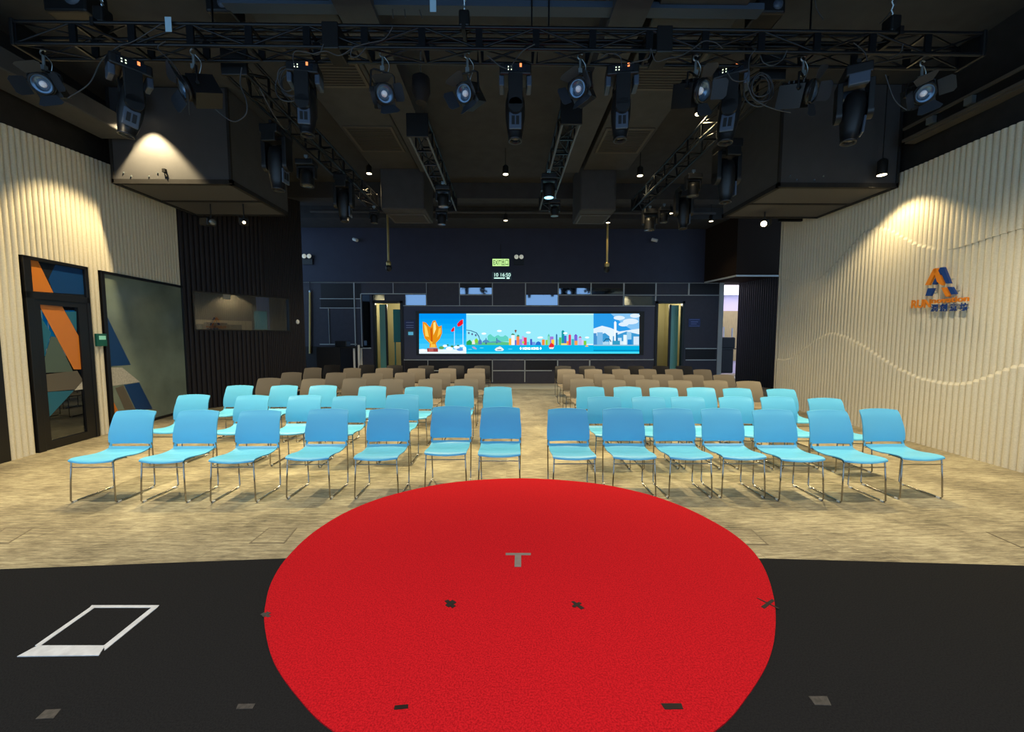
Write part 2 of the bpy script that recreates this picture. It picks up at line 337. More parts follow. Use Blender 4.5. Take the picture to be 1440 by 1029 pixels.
# ------------------------------------------------------------------ stacking chairs
def chair_parts(root, mp):
    def prof(pts, n): return spline([Vector((0, y, z)) for y, z in pts], n)
    # seat: waterfall front, dished, curved up at the rear
    sp2 = prof([(-0.234, 0.436), (-0.226, 0.449), (-0.19, 0.459), (-0.10, 0.455), (0.02, 0.443), (0.12, 0.448), (0.175, 0.463), (0.2, 0.482)], 4)
    b = MB(); nu = 12; vs = []; fs = []
    for j, p in enumerate(sp2):
        v = j / (len(sp2) - 1); hw = 0.226 + 0.004 * math.sin(v * PI) - (0.012 if v < 0.04 else 0)
        for i in range(nu + 1):
            u = -1 + 2 * i / nu; bow = -0.024 * (1 - u * u) * max(0, 1 - v * 2.2); dz = 0.010 * u * u * (1 - v) - 0.004
            vs.append((u * hw, p.y + bow, p.z + dz))
    n = nu + 1; J = len(sp2); o = len(vs)
    vs += [(x, y, z - 0.010) for x, y, z in vs]
    for j in range(J - 1):
        for i in range(nu):
            a_, b_, c_, d_ = j * n + i, j * n + i + 1, (j + 1) * n + i + 1, (j + 1) * n + i
            fs += [(a_, b_, c_, d_), (o + d_, o + c_, o + b_, o + a_)]
    edge = [i for i in range(n)] + [j * n + nu for j in range(1, J)] + [(J - 1) * n + i for i in range(nu - 1, -1, -1)] + [j * n for j in range(J - 2, 0, -1)]
    for k in range(len(edge)): fs.append((edge[(k + 1) % len(edge)], edge[k], o + edge[k], o + edge[(k + 1) % len(edge)]))
    b._add(vs, fs, 0, True); s_ = b.build('seat', mp, root)
    # backrest with lower slot and side tabs
    bp = prof([(0.205, 0.455), (0.211, 0.475), (0.214, 0.502), (0.214, 0.55), (0.222, 0.63), (0.245, 0.72), (0.275, 0.80), (0.300, 0.852), (0.307, 0.868)], 3)
    def hw(z): return 0.238 + 0.008 * math.sin(max(0, min(1, (z - 0.45) / 0.3)) * PI) - max(0, z - 0.60) * 0.03 - max(0, z - 0.845) * 0.35
    b = MB(); rows = []; nu = 14
    for p in bp:
        t = (p.z - 0.455) / 0.413; w = hw(p.z); rows.append((p, w))
    us = [-1, -0.9] + [-0.9 + 1.8 * i / 10 for i in range(1, 10)] + [0.9, 1]
    n = len(us); grid = []
    for p, w in rows:
        for u in us:
            drop = 0.0
            if p.z > 0.80: drop = -0.014 * u * u * (p.z - 0.80) / 0.068
            grid.append((u * w, p.y - 0.022 * u * u + 0.012, p.z + drop))
    J = len(rows); o = len(grid); vs = grid + [(x, y + 0.012, z) for x, y, z in grid]; fs = []
    cells = {}
    for j in range(J - 1):
        for i in range(n - 1):
            zc = (rows[j][0].z + rows[j + 1][0].z) / 2
            cells[(j, i)] = not (zc < 0.503 and 0 < i < n - 2)
    for (j, i), on in cells.items():
        if not on: continue
        A, B_, C_, D = j * n + i, j * n + i + 1, (j + 1) * n + i + 1, (j + 1) * n + i
        fs += [(A, B_, C_, D), (o + D, o + C_, o + B_, o + A)]
        for (dj, di, e0_, e1_) in ((-1, 0, A, B_), (0, 1, B_, C_), (1, 0, C_, D), (0, -1, D, A)):
            if not cells.get((j + dj, i + di), False): fs.append((e1_, e0_, o + e0_, o + e1_))
    b._add(vs, fs, 0, True); bk = b.build('backrest', mp, root)
    for ob in (s_, bk):
        es = ob.modifiers.new('crease', 'EDGE_SPLIT'); es.split_angle = math.radians(50)
    # sled side frames: front leg, floor runner, rear leg up along the backrest
    for sd in (-1, 1):
        pts = [(sd * 0.205, -0.10, 0.436), (sd * 0.208, -0.19, 0.437), (sd * 0.212, -0.214, 0.42), (sd * 0.222, -0.226, 0.2), (sd * 0.228, -0.232, 0.03), (sd * 0.228, -0.222, 0.012),
               (sd * 0.228, 0.0, 0.012), (sd * 0.228, 0.205, 0.012), (sd * 0.228, 0.222, 0.03), (sd * 0.232, 0.222, 0.25), (sd * 0.236, 0.212, 0.47), (sd * 0.236, 0.205, 0.52)]
        f = MB().tube(pts, 0.0075, 8).build('side_frame', M_CHROME, root)
        for ya in (-0.215, 0.165): MB().box(sd * 0.228 - 0.011, sd * 0.228 + 0.011, ya, ya + 0.035, 0.0, 0.018).build('floor_glide', M_WHITE, f, 0.003)
    MB().tube([(-0.218, -0.222, 0.374), (0.218, -0.222, 0.374)], 0.006, 8).build('front_crossbar', M_CHROME, root)
    MB().tube([(-0.205, -0.06, 0.428), (0.205, -0.06, 0.428)], 0.006, 6).build('seat_crossbar', M_CHROME, root); MB().tube([(-0.232, 0.19, 0.445), (0.232, 0.19, 0.445)], 0.006, 6).build('seat_crossbar', M_CHROME, root)
ORD = ['first', 'second', 'third', 'fourth', 'fifth', 'sixth', 'seventh', 'eighth']
protos = {}
def row(rowname, colour, mp, group, left, right):
    """left / right: lists of (x0, x1, ytop) of each backrest, from the left edge of the photograph"""
    for side, lst in (('left', left), ('right', right)):
        N = len(lst)
        for i, (x0, x1, y) in enumerate(lst):
            p = at((x0 + x1) / 2, y, Z=0.862); k = N - 1 - i if side == 'left' else i
            lab = '%s chair in the %s row, %s from the aisle, on the %s side' % (colour, rowname, ORD[k], side)
            loc = (p.x, p.y - 0.315, 0); rz = random.uniform(-0.02, 0.02)
            if colour not in protos:
                t = thing('stacking_chair', lab, 'chair', loc, rz, group); chair_parts(t, mp); protos[colour] = t
            else: dup(protos[colour], loc, rz, lab, group)
Bl = 'sky blue plastic'
row('front', Bl, M_BLUE, 'blue chairs in the front row',
    [(163, 223, 577), (252, 311, 577), (339, 398, 577), (435, 491, 575), (520, 577, 575), (608, 663, 571.5), (677, 730, 572.5)],
    [(769, 826, 574.5), (845, 902, 574.5), (916, 972, 574.5), (984, 1038, 574.5), (1057, 1110, 576), (1134, 1188, 577), (1206, 1262, 575)])
row('second', Bl, M_BLUE, 'blue chairs in the second row',
    [(248, 300, 555), (333, 381, 556), (406, 455, 556), (469, 517, 557), (543, 591, 555)],
    [(825, 872, 558), (887, 935, 558), (941, 989, 558), (1008, 1057, 558), (1066, 1115, 558), (1134, 1181, 560)])
row('third', Bl, M_BLUE, 'blue chairs in the third row',
    [(317, 360, 542), (380, 422, 542), (434, 478, 542), (503, 546, 543), (568, 611, 544), (626, 668, 543), (679, 721, 544)],
    [(808, 851, 544), (860, 902, 544), (911, 952, 545), (963, 1005, 545), (1015, 1055, 546), (1075, 1118, 547)])
Tp = 'taupe grey plastic'
row('fourth', Tp, M_GREY, 'taupe chairs in the fourth row',
    [(361, 398, 531.5), (423, 461, 532.5), (481, 518, 532), (533, 569, 533), (587, 624, 533), (638, 674, 533)],
    [(799, 836, 532.5), (844, 881, 534), (891, 928, 534), (937, 974, 535), (986, 1024, 535), (1033, 1069, 536)])
row('fifth', Tp, M_GREY, 'taupe chairs in the fifth row',
    [(396, 427, 523.5), (457, 489, 524), (509, 540, 525), (554, 586, 524), (603, 635, 525), (651, 684, 525)],
    [(791, 820, 526), (834, 865, 526), (875, 907, 527), (915, 947, 526.5), (958, 990, 527), (1001, 1032, 527)])
row('sixth', Tp, M_GREY, 'taupe chairs in the sixth row',
    [(426, 456, 517), (481, 511, 517.5), (526, 556, 517.5), (571, 601, 518), (614, 645, 518), (655, 685, 518)],
    [(781, 811, 519), (819, 849, 519), (858, 887, 519), (895, 925, 519), (932, 962, 519), (972, 1002, 519.5)])
row('seventh', 'black plastic', M_CHBLACK, 'black chairs in the last row',
    [(454, 481, 513), (503, 529, 513), (543, 568, 513.5), (587, 612, 514), (629, 654, 514), (665, 691, 514)],
    [(779, 804, 514.5), (812, 838, 514.5), (847, 873, 514.5), (881, 907, 514.5), (915, 941, 514.5), (948, 974, 514.5)])

# ------------------------------------------------------------------ ribbed walls
class Plane:
    """vertical wall plane from a to b (plan points); n points into the room"""
    def __init__(s, a, b, n_side):
        s.a = Vector((a[0], a[1], 0)); u = Vector((b[0] - a[0], b[1] - a[1], 0)); s.L = u.length; s.u = u.normalized()
        s.n = Vector((s.u.y, -s.u.x, 0)) * n_side
    def sz(s, x, y):
        d = ray(x, y); ex, ey = s.u.x, s.u.y
        t = (s.a.x * ey - s.a.y * ex) / (d.x * ey - d.y * ex); p = CAM + d * t
        return (p - s.a).dot(s.u), p.z
    def pt(s, ss, z, d=0.0): return s.a + s.u * ss + s.n * d + Vector((0, 0, z))
    def px(s, x, y, d=0.0): ss, z = s.sz(x, y); return s.pt(ss, z, d)
    def box(s, mb, s0, s1, z0, z1, d0, d1, mi=0):
        M = Matrix((s.u, s.n, Vector((0, 0, 1)))).transposed().to_4x4(); M.translation = s.a
        return mb.box(s0, s1, d0, d1, z0, z1, mi, M)
    def poly(s, mb, pts, d0, th, mi=0):
        q = [s.px(x, y, d0) for x, y in pts]; return mb.slab(q, th, s.n, mi)
    def rectpx(s, mb, x0, y0, x1, y1, d0, d1, mi=0):
        a_ = s.sz(x0, y0); b_ = s.sz(x1, y1)
        return s.box(mb, min(a_[0], b_[0]), max(a_[0], b_[0]), min(a_[1], b_[1]), max(a_[1], b_[1]), d0, d1, mi)
def rib(mb, pl, s0, pitch, zones, mi=0, bulge=0.04):
    """one rounded vertical rib; zones = [(z0, z1, offset at z0, offset at z1)] bottom to top"""
    K = 8; w = pitch * 0.5
    def sec(off): return [(-w * 0.96, 0.0)] + [(-w * 0.96 * math.cos(PI * k / K), off * (1 if k % K else 0.6) + bulge * math.sin(PI * k / K) ** 0.7 + 0.002) for k in range(K + 1)] + [(w * 0.96, 0.0)]
    for zi, zz in enumerate(zones):
        z0, z1, o0 = zz[:3]; o1 = zz[3] if len(zz) > 3 else o0
        pa_, pb_ = sec(o0), sec(o1); n = len(pa_)
        vs = [pl.pt(s0 + p[0], z0, p[1]) for p in pa_] + [pl.pt(s0 + p[0], z1, p[1]) for p in pb_]
        mb._add(vs, [(k, k + 1, n + k + 1, n + k) for k in range(n - 1)], mi, True)
        if zi == len(zones) - 1: mb._add(vs[n:], [tuple(range(n))], mi)
        if zi == 0: mb._add(vs[:n], [tuple(reversed(range(n)))], mi)

# left cream wall: from y ~3 to the far corner
A, B = at(50, 637, Z=0), at(264, 577.5, Z=0)
PLW = Plane(A, B, 1)
if PLW.n.x < 0: PLW.n = -PLW.n
BULGE = 0.042
wl = MB(); S0 = -3.0
PLW.box(wl, S0, PLW.L, 0, CEIL, -0.12, -0.002, 1)
sd0, sd1 = PLW.sz(50, 637)[0], PLW.sz(136, 612.5)[0]
sw0, sw1 = PLW.sz(154, 607)[0], PLW.L
zt_d = 2.87; zt_w = 2.86
def ltop(s): return 4.60 + 0.10 * (s + 0.2)
pit = 0.085; s = S0 + pit / 2
sdark = PLW.sz(13, 650)[0]
while s < PLW.L - 0.01:
    z0 = 0.0
    if sd0 - 0.01 < s < sd1 + 0.02: z0 = zt_d
    if s > sw0 - 0.02: z0 = zt_w
    if s < sdark: z0 = zt_d
    rib(wl, PLW, s, pit, [(z0, ltop(s), 0.0)], 0, BULGE); s += pit
struct(wl.build('wall_left', [M_CREAM, M_BLACKPAINT]), 'cream ribbed wall on the left side', 'wall')
d2 = MB(); PLW.box(d2, sdark - 1.1, sdark - 0.02, 0, zt_d, -0.001, 0.05); struct(d2.build('door_1', M_DOORFRAME, None, 0.004), 'black door at the extreme left edge of the cream wall', 'door')

# black glass door with coloured film
dr = thing('door_2', 'black framed glass door with orange and blue diagonal film', 'door', (0, 0, 0)); dr['kind'] = 'structure'
f = MB(); z_tr = PLW.sz(34, 409)[1]; z_tr2 = PLW.sz(118, 432)[1]
for (a0, a1, b0, b1) in ((sd0, sd0 + 0.1, 0, zt_d), (sd1 - 0.06, sd1, 0, zt_d), (sd0, sd1, zt_d - 0.05, zt_d), (sd0, sd1, z_tr - 0.10, z_tr), ):
    PLW.box(f, a0, a1, b0, b1, -0.001, 0.06)
f.build('frame', M_DOORFRAME, dr, 0.004)
gl = [PLW.sz(51, 428), PLW.sz(105, 437), PLW.sz(120, 606), PLW.sz(67, 620)]
g0, g1, gz0, gz1 = gl[0][0], gl[1][0], gl[3][1], gl[0][1]
lf = MB()
for (a0, a1, b0, b1) in ((sd0 + 0.1, g0, 0.01, z_tr - 0.10), (g1, sd1 - 0.06, 0.01, z_tr - 0.10), (g0, g1, 0.01, gz0), (g0, g1, gz1, z_tr - 0.10)):
    PLW.box(lf, a0, a1, b0, b1, 0.0, 0.05)
leaf = lf.build('leaf', M_DOORFRAME, dr)
gg = MB(); PLW.box(gg, g0, g1, gz0, gz1, 0.018, 0.026); gg.build('pane', M_GLASS_DOOR, leaf)
def c2(pts): return [(x / 3.118, 330 + y / 3.118) for x, y in pts]
gf = MB()
for pts, mi in (([(160, 305), (262, 310), (345, 460), (348, 590), (315, 590)], 0), ([(163, 350), (215, 430), (180, 545)], 2), ([(215, 445), (240, 450), (312, 600), (190, 605), (185, 545)], 3),
                ([(190, 612), (330, 596), (356, 640), (318, 678), (197, 688)], 4), ([(197, 690), (316, 682), (206, 800)], 2), ([(355, 640), (358, 677), (318, 682)], 5), ([(275, 337), (326, 336), (328, 425)], 2)):
    PLW.poly(gf, c2(pts), 0.027, 0.001, mi)
gf.build('film_graphic', [M_ORANGE, M_NAVY, M_TEAL, M_GREENGREY, M_TAUPEFILM, M_PALEFILM], leaf)
tr = MB(); PLW.box(tr, sd0 + 0.1, sd1 - 0.06, z_tr, zt_d - 0.05, 0.01, 0.02); tr = tr.build('transom_pane', M_LENSDK, dr)
gt = MB()
for pts, mi in (([(98, 92), (150, 97), (227, 254), (122, 246), (107, 225)], 0), ([(240, 122), (358, 141), (362, 262), (228, 254), (205, 195)], 1)):
    PLW.poly(gt, c2(pts), 0.021, 0.001, mi)
gt.build('film_graphic', [M_ORANGE, M_NAVY], tr)

# large glazed panel
wn = thing('window_1', 'large frosted glass panel with blue diagonal film on the left wall', 'window'); wn['kind'] = 'structure'
f = MB()
for (a0, a1, b0, b1) in ((sw0, sw0 + 0.07, 0, zt_w), (sw0, sw1, zt_w - 0.05, zt_w), (sw0, sw1, 0, 0.05), (sw1 - 0.03, sw1, 0, zt_w)):
    PLW.box(f, a0, a1, b0, b1, -0.001, 0.05)
f.build('frame', M_DOORFRAME, wn, 0.004)
g = MB(); PLW.box(g, sw0 + 0.07, sw1 - 0.03, 0.05, zt_w - 0.05, 0.0, 0.02); g = g.build('pane', M_GLASS_FILM, wn)
gf = MB()
for pts, mi in (([(452, 335), (568, 570), (470, 577)], 0), ([(470, 582), (530, 582), (608, 645), (478, 664)], 1), ([(538, 658), (605, 648), (664, 763), (592, 770)], 0), ([(482, 712), (516, 780), (490, 835)], 2), ([(500, 672), (535, 660), (588, 770), (545, 775)], 3)):
    PLW.poly(gf, c2(pts), 0.021, 0.001, mi)
gf.build('film_graphic', [M_NAVY, M_PALEFILM, M_ORANGE, M_TAUPEFILM], g)
# green door release box
t = thing('door_release_box', 'green door release box beside the glass door', 'switch')
b = MB(); PLW.rectpx(b, 129, 469, 144.5, 486.5, 0.035, 0.075); b.build('box', M_GREENBOX, t, 0.006)
b = MB(); PLW.rectpx(b, 132, 472, 142, 477.5, 0.075, 0.077); b.build('display', mat('release_display', (150, 220, 205), emit=(120, 220, 200), estr=0.12), t)

# left dark ribbed wall with the control room window
ang = math.radians(35); Bv = Vector((B.x, B.y, 0))
PDK = Plane((B.x, B.y), (B.x + math.sin(ang) * 2.6, B.y + math.cos(ang) * 2.6), 1)
if PDK.n.x < 0: PDK.n = -PDK.n
sEnd = PDK.sz(427, 420)[0]
w0, w1 = PDK.sz(267, 375)[0], PDK.sz(405, 393)[0]
wzt = PDK.sz(268, 376)[1]; wzb = PDK.sz(300, 465)[1]; wzt = min(wzt, 2.78)
smid = PDK.sz(371, 420)[0]
wd = MB()
for (a0, a1, b0, b1) in ((0, w0, 0, CEIL), (w1, sEnd, 0, CEIL), (w0, w1, 0, wzb), (w0, w1, wzt, CEIL)):
    PDK.box(wd, a0, a1, b0, b1, -0.12, 0.0)
s = 0.05
while s < sEnd:
    p_ = 0.098 if s < smid else 0.05
    zs = [(0, CEIL, 0)] if (s < w0 or s > w1) else [(0, wzb, 0), (wzt, CEIL, 0)]
    rib(wd, PDK, s, p_, zs, 0, 0.035 if s < smid else 0.02); s += p_
struct(wd.build('wall_left_dark', M_DARKRIB), 'dark ribbed wall of the control room', 'wall')
cw_ = thing('window_2', 'control room window in the dark ribbed wall', 'window'); cw_['kind'] = 'structure'
f = MB()
for (a0, a1, b0, b1) in ((w0, w0 + 0.03, wzb, wzt), (w1 - 0.03, w1, wzb, wzt), (w0, w1, wzt - 0.03, wzt), (w0, w1, wzb, wzb + 0.03)):
    PDK.box(f, a0, a1, b0, b1, -0.1, 0.045)
f.build('frame', M_DOORFRAME, cw_)
g = MB(); PDK.box(g, w0 + 0.03, w1 - 0.03, wzb + 0.03, wzt - 0.03, -0.03, -0.022); g.build('pane', M_GLASS_CTRL, cw_)
b = MB(); PDK.rectpx(b, 313.5, 404.5, 325, 421, -0.02, -0.018); tag(b.build('notice', mat('grey_paper', (150, 146, 132), 0.8)), 'pale paper notice stuck on the control room glass', 'notice')
# control room interior
dz0 = 1.6
ci = MB()
PDK.box(ci, -0.3, sEnd - 0.3, 0, 3.2, -2.3, -2.2); PDK.box(ci, -0.4, -0.3, 0, 3.2, -2.2, -0.12); PDK.box(ci, sEnd - 0.2, sEnd - 0.1, 0, 3.2, -1.6, -0.12); PDK.box(ci, -0.3, sEnd - 0.2, 3.2, 3.25, -2.2, -0.12)
struct(ci.build('wall_control_room', mat('control_room_wall', (64, 60, 56), 0.8)), 'inner walls of the control room behind the glass', 'wall')
b = MB(); PDK.box(b, 0.15, sEnd - 0.35, wzb - 0.10, wzb - 0.04, -0.8, -0.15); PDK.box(b, 0.2, 0.26, 0, wzb - 0.10, -0.75, -0.2); PDK.box(b, sEnd - 0.5, sEnd - 0.44, 0, wzb - 0.10, -0.75, -0.2)
tag(b.build('control_desk', M_DESK), 'beige control desk behind the control room glass', 'desk')
zq = at(330, 450, Y=PDK.pt((w0 + smid) / 2, 0, -1.0).y).z
b = MB(); PDK.box(b, PDK.sz(296, 455)[0] - 0.1, smid + 0.1, dz0, zq, -1.02, -0.98); tag(b.build('lit_desk_panel', M_DESK), 'added beige panel standing in for the lit control desk', 'partition')  # added panel that shows as the lit strip of the desk
l = bpy.data.lights.new('control_room_fill', 'POINT'); l.energy = 14; l.color = (1, 0.86, 0.6); l.shadow_soft_size = 0.1  # unseen lamp added to brighten the desk behind the glass
lo = bpy.data.objects.new('control_room_fill', l); C.objects.link(lo); lo.location = PDK.pt((w0 + smid) / 2, 2.9, -0.5)
t = thing('mixing_console', 'dark mixing console on the control desk', 'console')
dz = wzb - 0.04; zc_ = at(315, 456.5, Y=PDK.pt((w0 + smid) / 2, 0, -0.4).y).z; c0, c1 = PDK.sz(287, 455)[0], PDK.sz(345, 455)[0]
b = MB(); PDK.box(b, c0, c1, dz, zc_, -0.6, -0.2); b.build('body', M_BLACKP, t, 0.01)
b = MB(); PDK.box(b, c0 + 0.15, c0 + 0.6, zc_, zc_ + 0.05, -0.5, -0.3); b.build('meter_bridge', M_BLACK, t, 0.02)
t = thing('computer_monitor', 'teal glowing monitor at the right end of the control room window', 'monitor')
s0_, s1_ = PDK.sz(374, 440)[0], PDK.sz(392, 440)[0]
b = MB(); PDK.box(b, s0_ - 0.02, s1_ + 0.02, dz + 0.08, dz + 0.62, -0.72, -0.68); PDK.box(b, s0_ + 0.15, s0_ + 0.2, dz, dz + 0.1, -0.74, -0.70); b.build('case', M_BLACKP, t)
b = MB(); PDK.box(b, s0_, s1_, dz + 0.1, dz + 0.6, -0.68, -0.676); b.build('screen', mat('teal_screen', (20, 80, 84), emit=(40, 130, 130), estr=0.45), t)
# oval wall sensor
b = MB().lathe([(0.001, 0.03), (0.03, 0.028), (0.045, 0.015), (0.048, 0)], 16, 0, Matrix.Translation(PDK.px(418, 452.5, 0.02)) @ frame_of(PDK.n) @ Matrix.Scale(1.35, 4, (0, 1, 0)))
tag(b.build('wall_sensor', M_WHITE), 'small white oval sensor on the dark ribbed wall', 'sensor')

# right cream wall with two carved waves
R0, R1, R2, R3 = at(1438, 661, Z=0), at(1270, 617, Z=0), at(1195, 595, Z=0), at(1121, 575, Z=0)
ra, rb = (R0 + R1) / 2, (R2 + R3) / 2
PRW = Plane((ra.x, ra.y), (rb.x, rb.y), -1)
if PRW.n.x > 0: PRW.n = -PRW.n
up_px = [(1104, 389), (1120, 395), (1137, 397), (1155, 391), (1175, 372), (1200, 345), (1218, 325), (1236, 318), (1255, 322), (1275, 333), (1295, 343), (1320, 348), (1345, 347), (1370, 340), (1400, 330), (1440, 318)]
lo_px = [(1092, 503), (1105, 505), (1118, 502), (1132, 492), (1150, 477), (1167, 468), (1178, 467), (1195, 472), (1220, 485), (1245, 502), (1270, 517), (1300, 530), (1330, 536), (1350, 538), (1370, 536), (1395, 528), (1420, 518), (1440, 511)]
def curve(px):
    c = sorted(PRW.sz(*p) for p in px)
    def fn(s):
        if s <= c[0][0]: return c[0][1] - 0.1 * min(1.5, c[0][0] - s)
        for (a_, za), (b_, zb) in zip(c, c[1:]):
            if s <= b_: q = (s - a_) / (b_ - a_); return za + (zb - za) * q
        return c[-1][1]
    return fn
fu, fl = curve(up_px), curve(lo_px)
sR0 = -6.0; sR1 = PRW.sz(1100, 420)[0]
wr = MB(); PRW.box(wr, sR0, sR1 + 0.02, 0, CEIL, -0.14, -0.002, 1); PRW.box(wr, sR1, sR1 + 0.03, 0, 4.6, -0.14, 0.09, 0)
s = sR0 + pit / 2
su_peak = PRW.sz(1236, 318)[0]; su_r = PRW.sz(1300, 345)[0]; su_l = PRW.sz(1150, 392)[0]; slo_pk = PRW.sz(1178, 467)[0]
while s < sR1 - 0.01:
    top = 4.44 + 0.035 * (s - 0)
    zu, zl = fu(s), fl(s)
    # the layers swap which one stands proud along the wall
    mid = 0.02
    k = max(0.0, min(1.0, (su_r - s) / 0.7)) + max(0.0, min(1.0, (s - su_l) / 0.5))
    topo = mid - 0.019 + 0.034 * min(1.0, k); low = mid + 0.022
    rib(wr, PRW, s, pit, [(0, zl - 0.04, low), (zl - 0.04, zl, low, mid), (zl, zu - 0.04, mid), (zu - 0.04, zu - (0.0 if topo < mid else 0.036), mid, topo), (zu - (0.0 if topo < mid else 0.036), top, topo)], 0, BULGE); s += pit
struct(wr.build('wall_right', [M_CREAM, M_BLACKPAINT]), 'cream ribbed wall with carved wave lines on the right', 'wall')

# logo sign on the right wall: px coordinates measured in a 12.86x crop at (1285, 365)
def c3(pts): return [(1285 + x / 12.86, 365 + y / 12.86) for x, y in pts]
lg = thing('logo_sign', 'orange and blue letter sign with peaked emblem on the right wall', 'sign')
DD = 0.13; TH = 0.035
em = MB()
for pts, mi, dd in (([(540, 445), (600, 450), (720, 225), (690, 160), (660, 200)], 1, 0.0), ([(690, 140), (760, 132), (880, 430), (800, 430), (715, 250), (660, 205)], 1, 0.003),
                ([(415, 458), (575, 160), (640, 150), (600, 250), (490, 458)], 0, 0.008), ([(575, 160), (640, 150), (755, 420), (745, 465), (715, 455), (640, 400), (590, 250)], 0, 0.008),
                ([(460, 515), (572, 515), (505, 655), (412, 655)], 1, 0), ([(820, 490), (905, 490), (980, 620), (895, 630)], 1, 0), ([(705, 500), (785, 500), (855, 640), (830, 670), (790, 665)], 0, 0)):
    PRW.poly(em, c3(pts), DD + dd, TH, mi)
em.build('emblem', [M_SIGNORANGE, M_SIGNBLUE], lg)
def wall_text(name, body, p0, p1, size_px_h, m, depth=0.012):
    """text from bottom-left px p0 to bottom-right px p1 on the right wall, cap height in px"""
    a_ = PRW.px(*p0, DD); b_ = PRW.px(*p1, DD); h = PRW.px(p0[0], p0[1] - size_px_h, DD).z - a_.z
    u = (b_ - a_); L = u.length; u.normalize(); n = PRW.n; v = n.cross(u); v.normalize()
    v = Vector((0, 0, 1)); M = Matrix((u, v, n)).transposed().to_4x4(); M.translation = a_ + n * depth / 2
    mb = MB(); text_mb(mb, body, h / 0.72, M, depth, width=L, bold=0.024 if body.isascii() else 0.008); return mb.build(name, m, lg)
wall_text('letters', 'RUN', c3([(115, 872)])[0], c3([(475, 858)])[0], 11.0, M_SIGNORANGE)
wall_text('letters', 'novation', c3([(490, 790)])[0], c3([(1185, 745)])[0], 7.6, M_SIGNORANGE)
wall_text('characters', '\u6f64 \u5275 \u610f \u574a', c3([(480, 928)])[0], c3([(1155, 908)])[0], 8.0, M_SIGNBLUE)
sp0 = MB()
for x, y in ((200, 830), (420, 820), (600, 880), (720, 880), (900, 870), (1080, 860), (480, 600), (900, 560), (560, 350), (800, 350)):
    q = PRW.px(*c3([(x, y)])[0], 0.05); sp0.rod(q, q + PRW.n * (DD - 0.045), 0.008)
sp0.build('standoff_pin', M_STEEL, lg)

# right dark ribbed passage wall, behind the end of the cream wall
YB = 14.5; ZB = at(700, 397, Y=YB).z
pa, pb = at(1093, 389, Z=ZB), at(1040, 398, Z=ZB)
PRD = Plane((pa.x, pa.y), (pb.x, pb.y), 1)
if PRD.n.x > 0: PRD.n = -PRD.n
wp = MB(); LL = PRD.L; PRD.box(wp, -3.5, LL, 0, ZB, -0.1, 0)
s = -3.4
while s < LL: rib(wp, PRD, s, 0.09, [(0, ZB, 0)], 0, 0.03); s += 0.09
struct(wp.build('wall_right_dark', M_RIBBLACK), 'black ribbed wall of the passage at the right', 'wall')

# ------------------------------------------------------------------ back wall
PBK = Plane((-9.0, YB), (9.5, YB), 1)
if PBK.n.y > 0: PBK.n = -PBK.n
def bx(mb, x0, y0, x1, y1, d0=0.0, d1=0.02, mi=0): return PBK.rectpx(mb, x0, y0, x1, y1, d0, d1, mi)
def X_(x): return PBK.sz(x, 470)[0]
wb = MB()
zdoor = PBK.sz(540, 423)[1]
for (a0, a1, b0, b1) in ((0, X_(525), 0, ZB), (X_(567), X_(921), 0, ZB), (X_(962), X_(1013), 0, ZB), (X_(525), X_(567), zdoor, ZB), (X_(921), X_(962), zdoor, ZB)):
    PBK.box(wb, a0, a1, b0, b1, -0.15, 0.0)
struct(wb.build('wall_back', M_PANEL), 'slate panelled back wall around the video screen', 'wall')
bh = MB(); ztop = CEIL
yc = YB - 0.12
bh.box(-9, at(990, 397, Y=yc).x, yc, YB + 0.2, ZB, ztop)
q0, q1, q2 = at(990, 397, Z=ZB), at(1035, 387.4, Z=ZB), at(1100, 388.5, Z=ZB)
bh.prism([(q0.x, yc), (q1.x, q1.y), (q2.x + 1.5, q1.y), (q2.x + 1.5, YB + 3), (q0.x, YB + 3)][::1], ZB, ztop, 1)
struct(bh.build('wall_back_upper', [M_BULK, mat('bulkhead_shade', (40, 31, 26), 0.9, spec=0.1)]), 'deep blue black bulkhead above the back wall', 'wall')  # right block coloured darker to put its shade into the material
so = MB().prism([(q0.x, yc - 0.005), (q1.x, q1.y - 0.01), (q2.x + 1.5, q1.y - 0.01), (q2.x + 1.5, q1.y + 0.05), (q1.x + 0.02, q1.y + 0.05), (q0.x + 0.02, yc + 0.05)], ZB - 0.03, ZB + 0.02)
struct(so.build('trim_1', M_TRIM), 'pale metal edge under the right bulkhead corner', 'trim')
tm = MB()
for y, x0, x1, w in ((397.6, 427, 1010, 1.7), (413, 508, 600, 1.3), (430, 567, 921, 1.4), (414.5, 646, 692, 1.2), (415, 785, 1012, 1.3), (505.5, 568, 919, 1.4), (521, 608, 640, 1.2), (521, 692, 776, 1.2),
                    (420, 450, 508, 1.0), (433, 450, 508, 1.0), (484, 450, 502, 1.2), (490, 964, 1008, 1.3), (506, 964, 1007, 1.3), (489.5, 510, 522, 1.3)):
    bx(tm, x0, y - w / 2, x1, y + w / 2, 0.0, 0.03)
for x, y0, y1 in ((553, 397, 413), (599.8, 397, 430), (646.3, 397, 430), (692.5, 397, 430), (739, 397, 430), (785, 397, 430), (831, 397, 415), (877, 397, 430), (922, 397, 423), (968.5, 397, 415), (1012.5, 397, 531),
                  (463, 433, 484), (499, 397, 486), (602, 505, 536), (692.5, 505, 537), (738, 505, 537), (784, 505, 537), (829, 505, 536), (508.5, 413, 490)):
    bx(tm, x - 0.6, y0, x + 0.6, y1, 0.0, 0.03)
struct(tm.build('trim_2', M_TRIM), 'thin metal strips framing the back wall panels', 'trim')
mr = 0
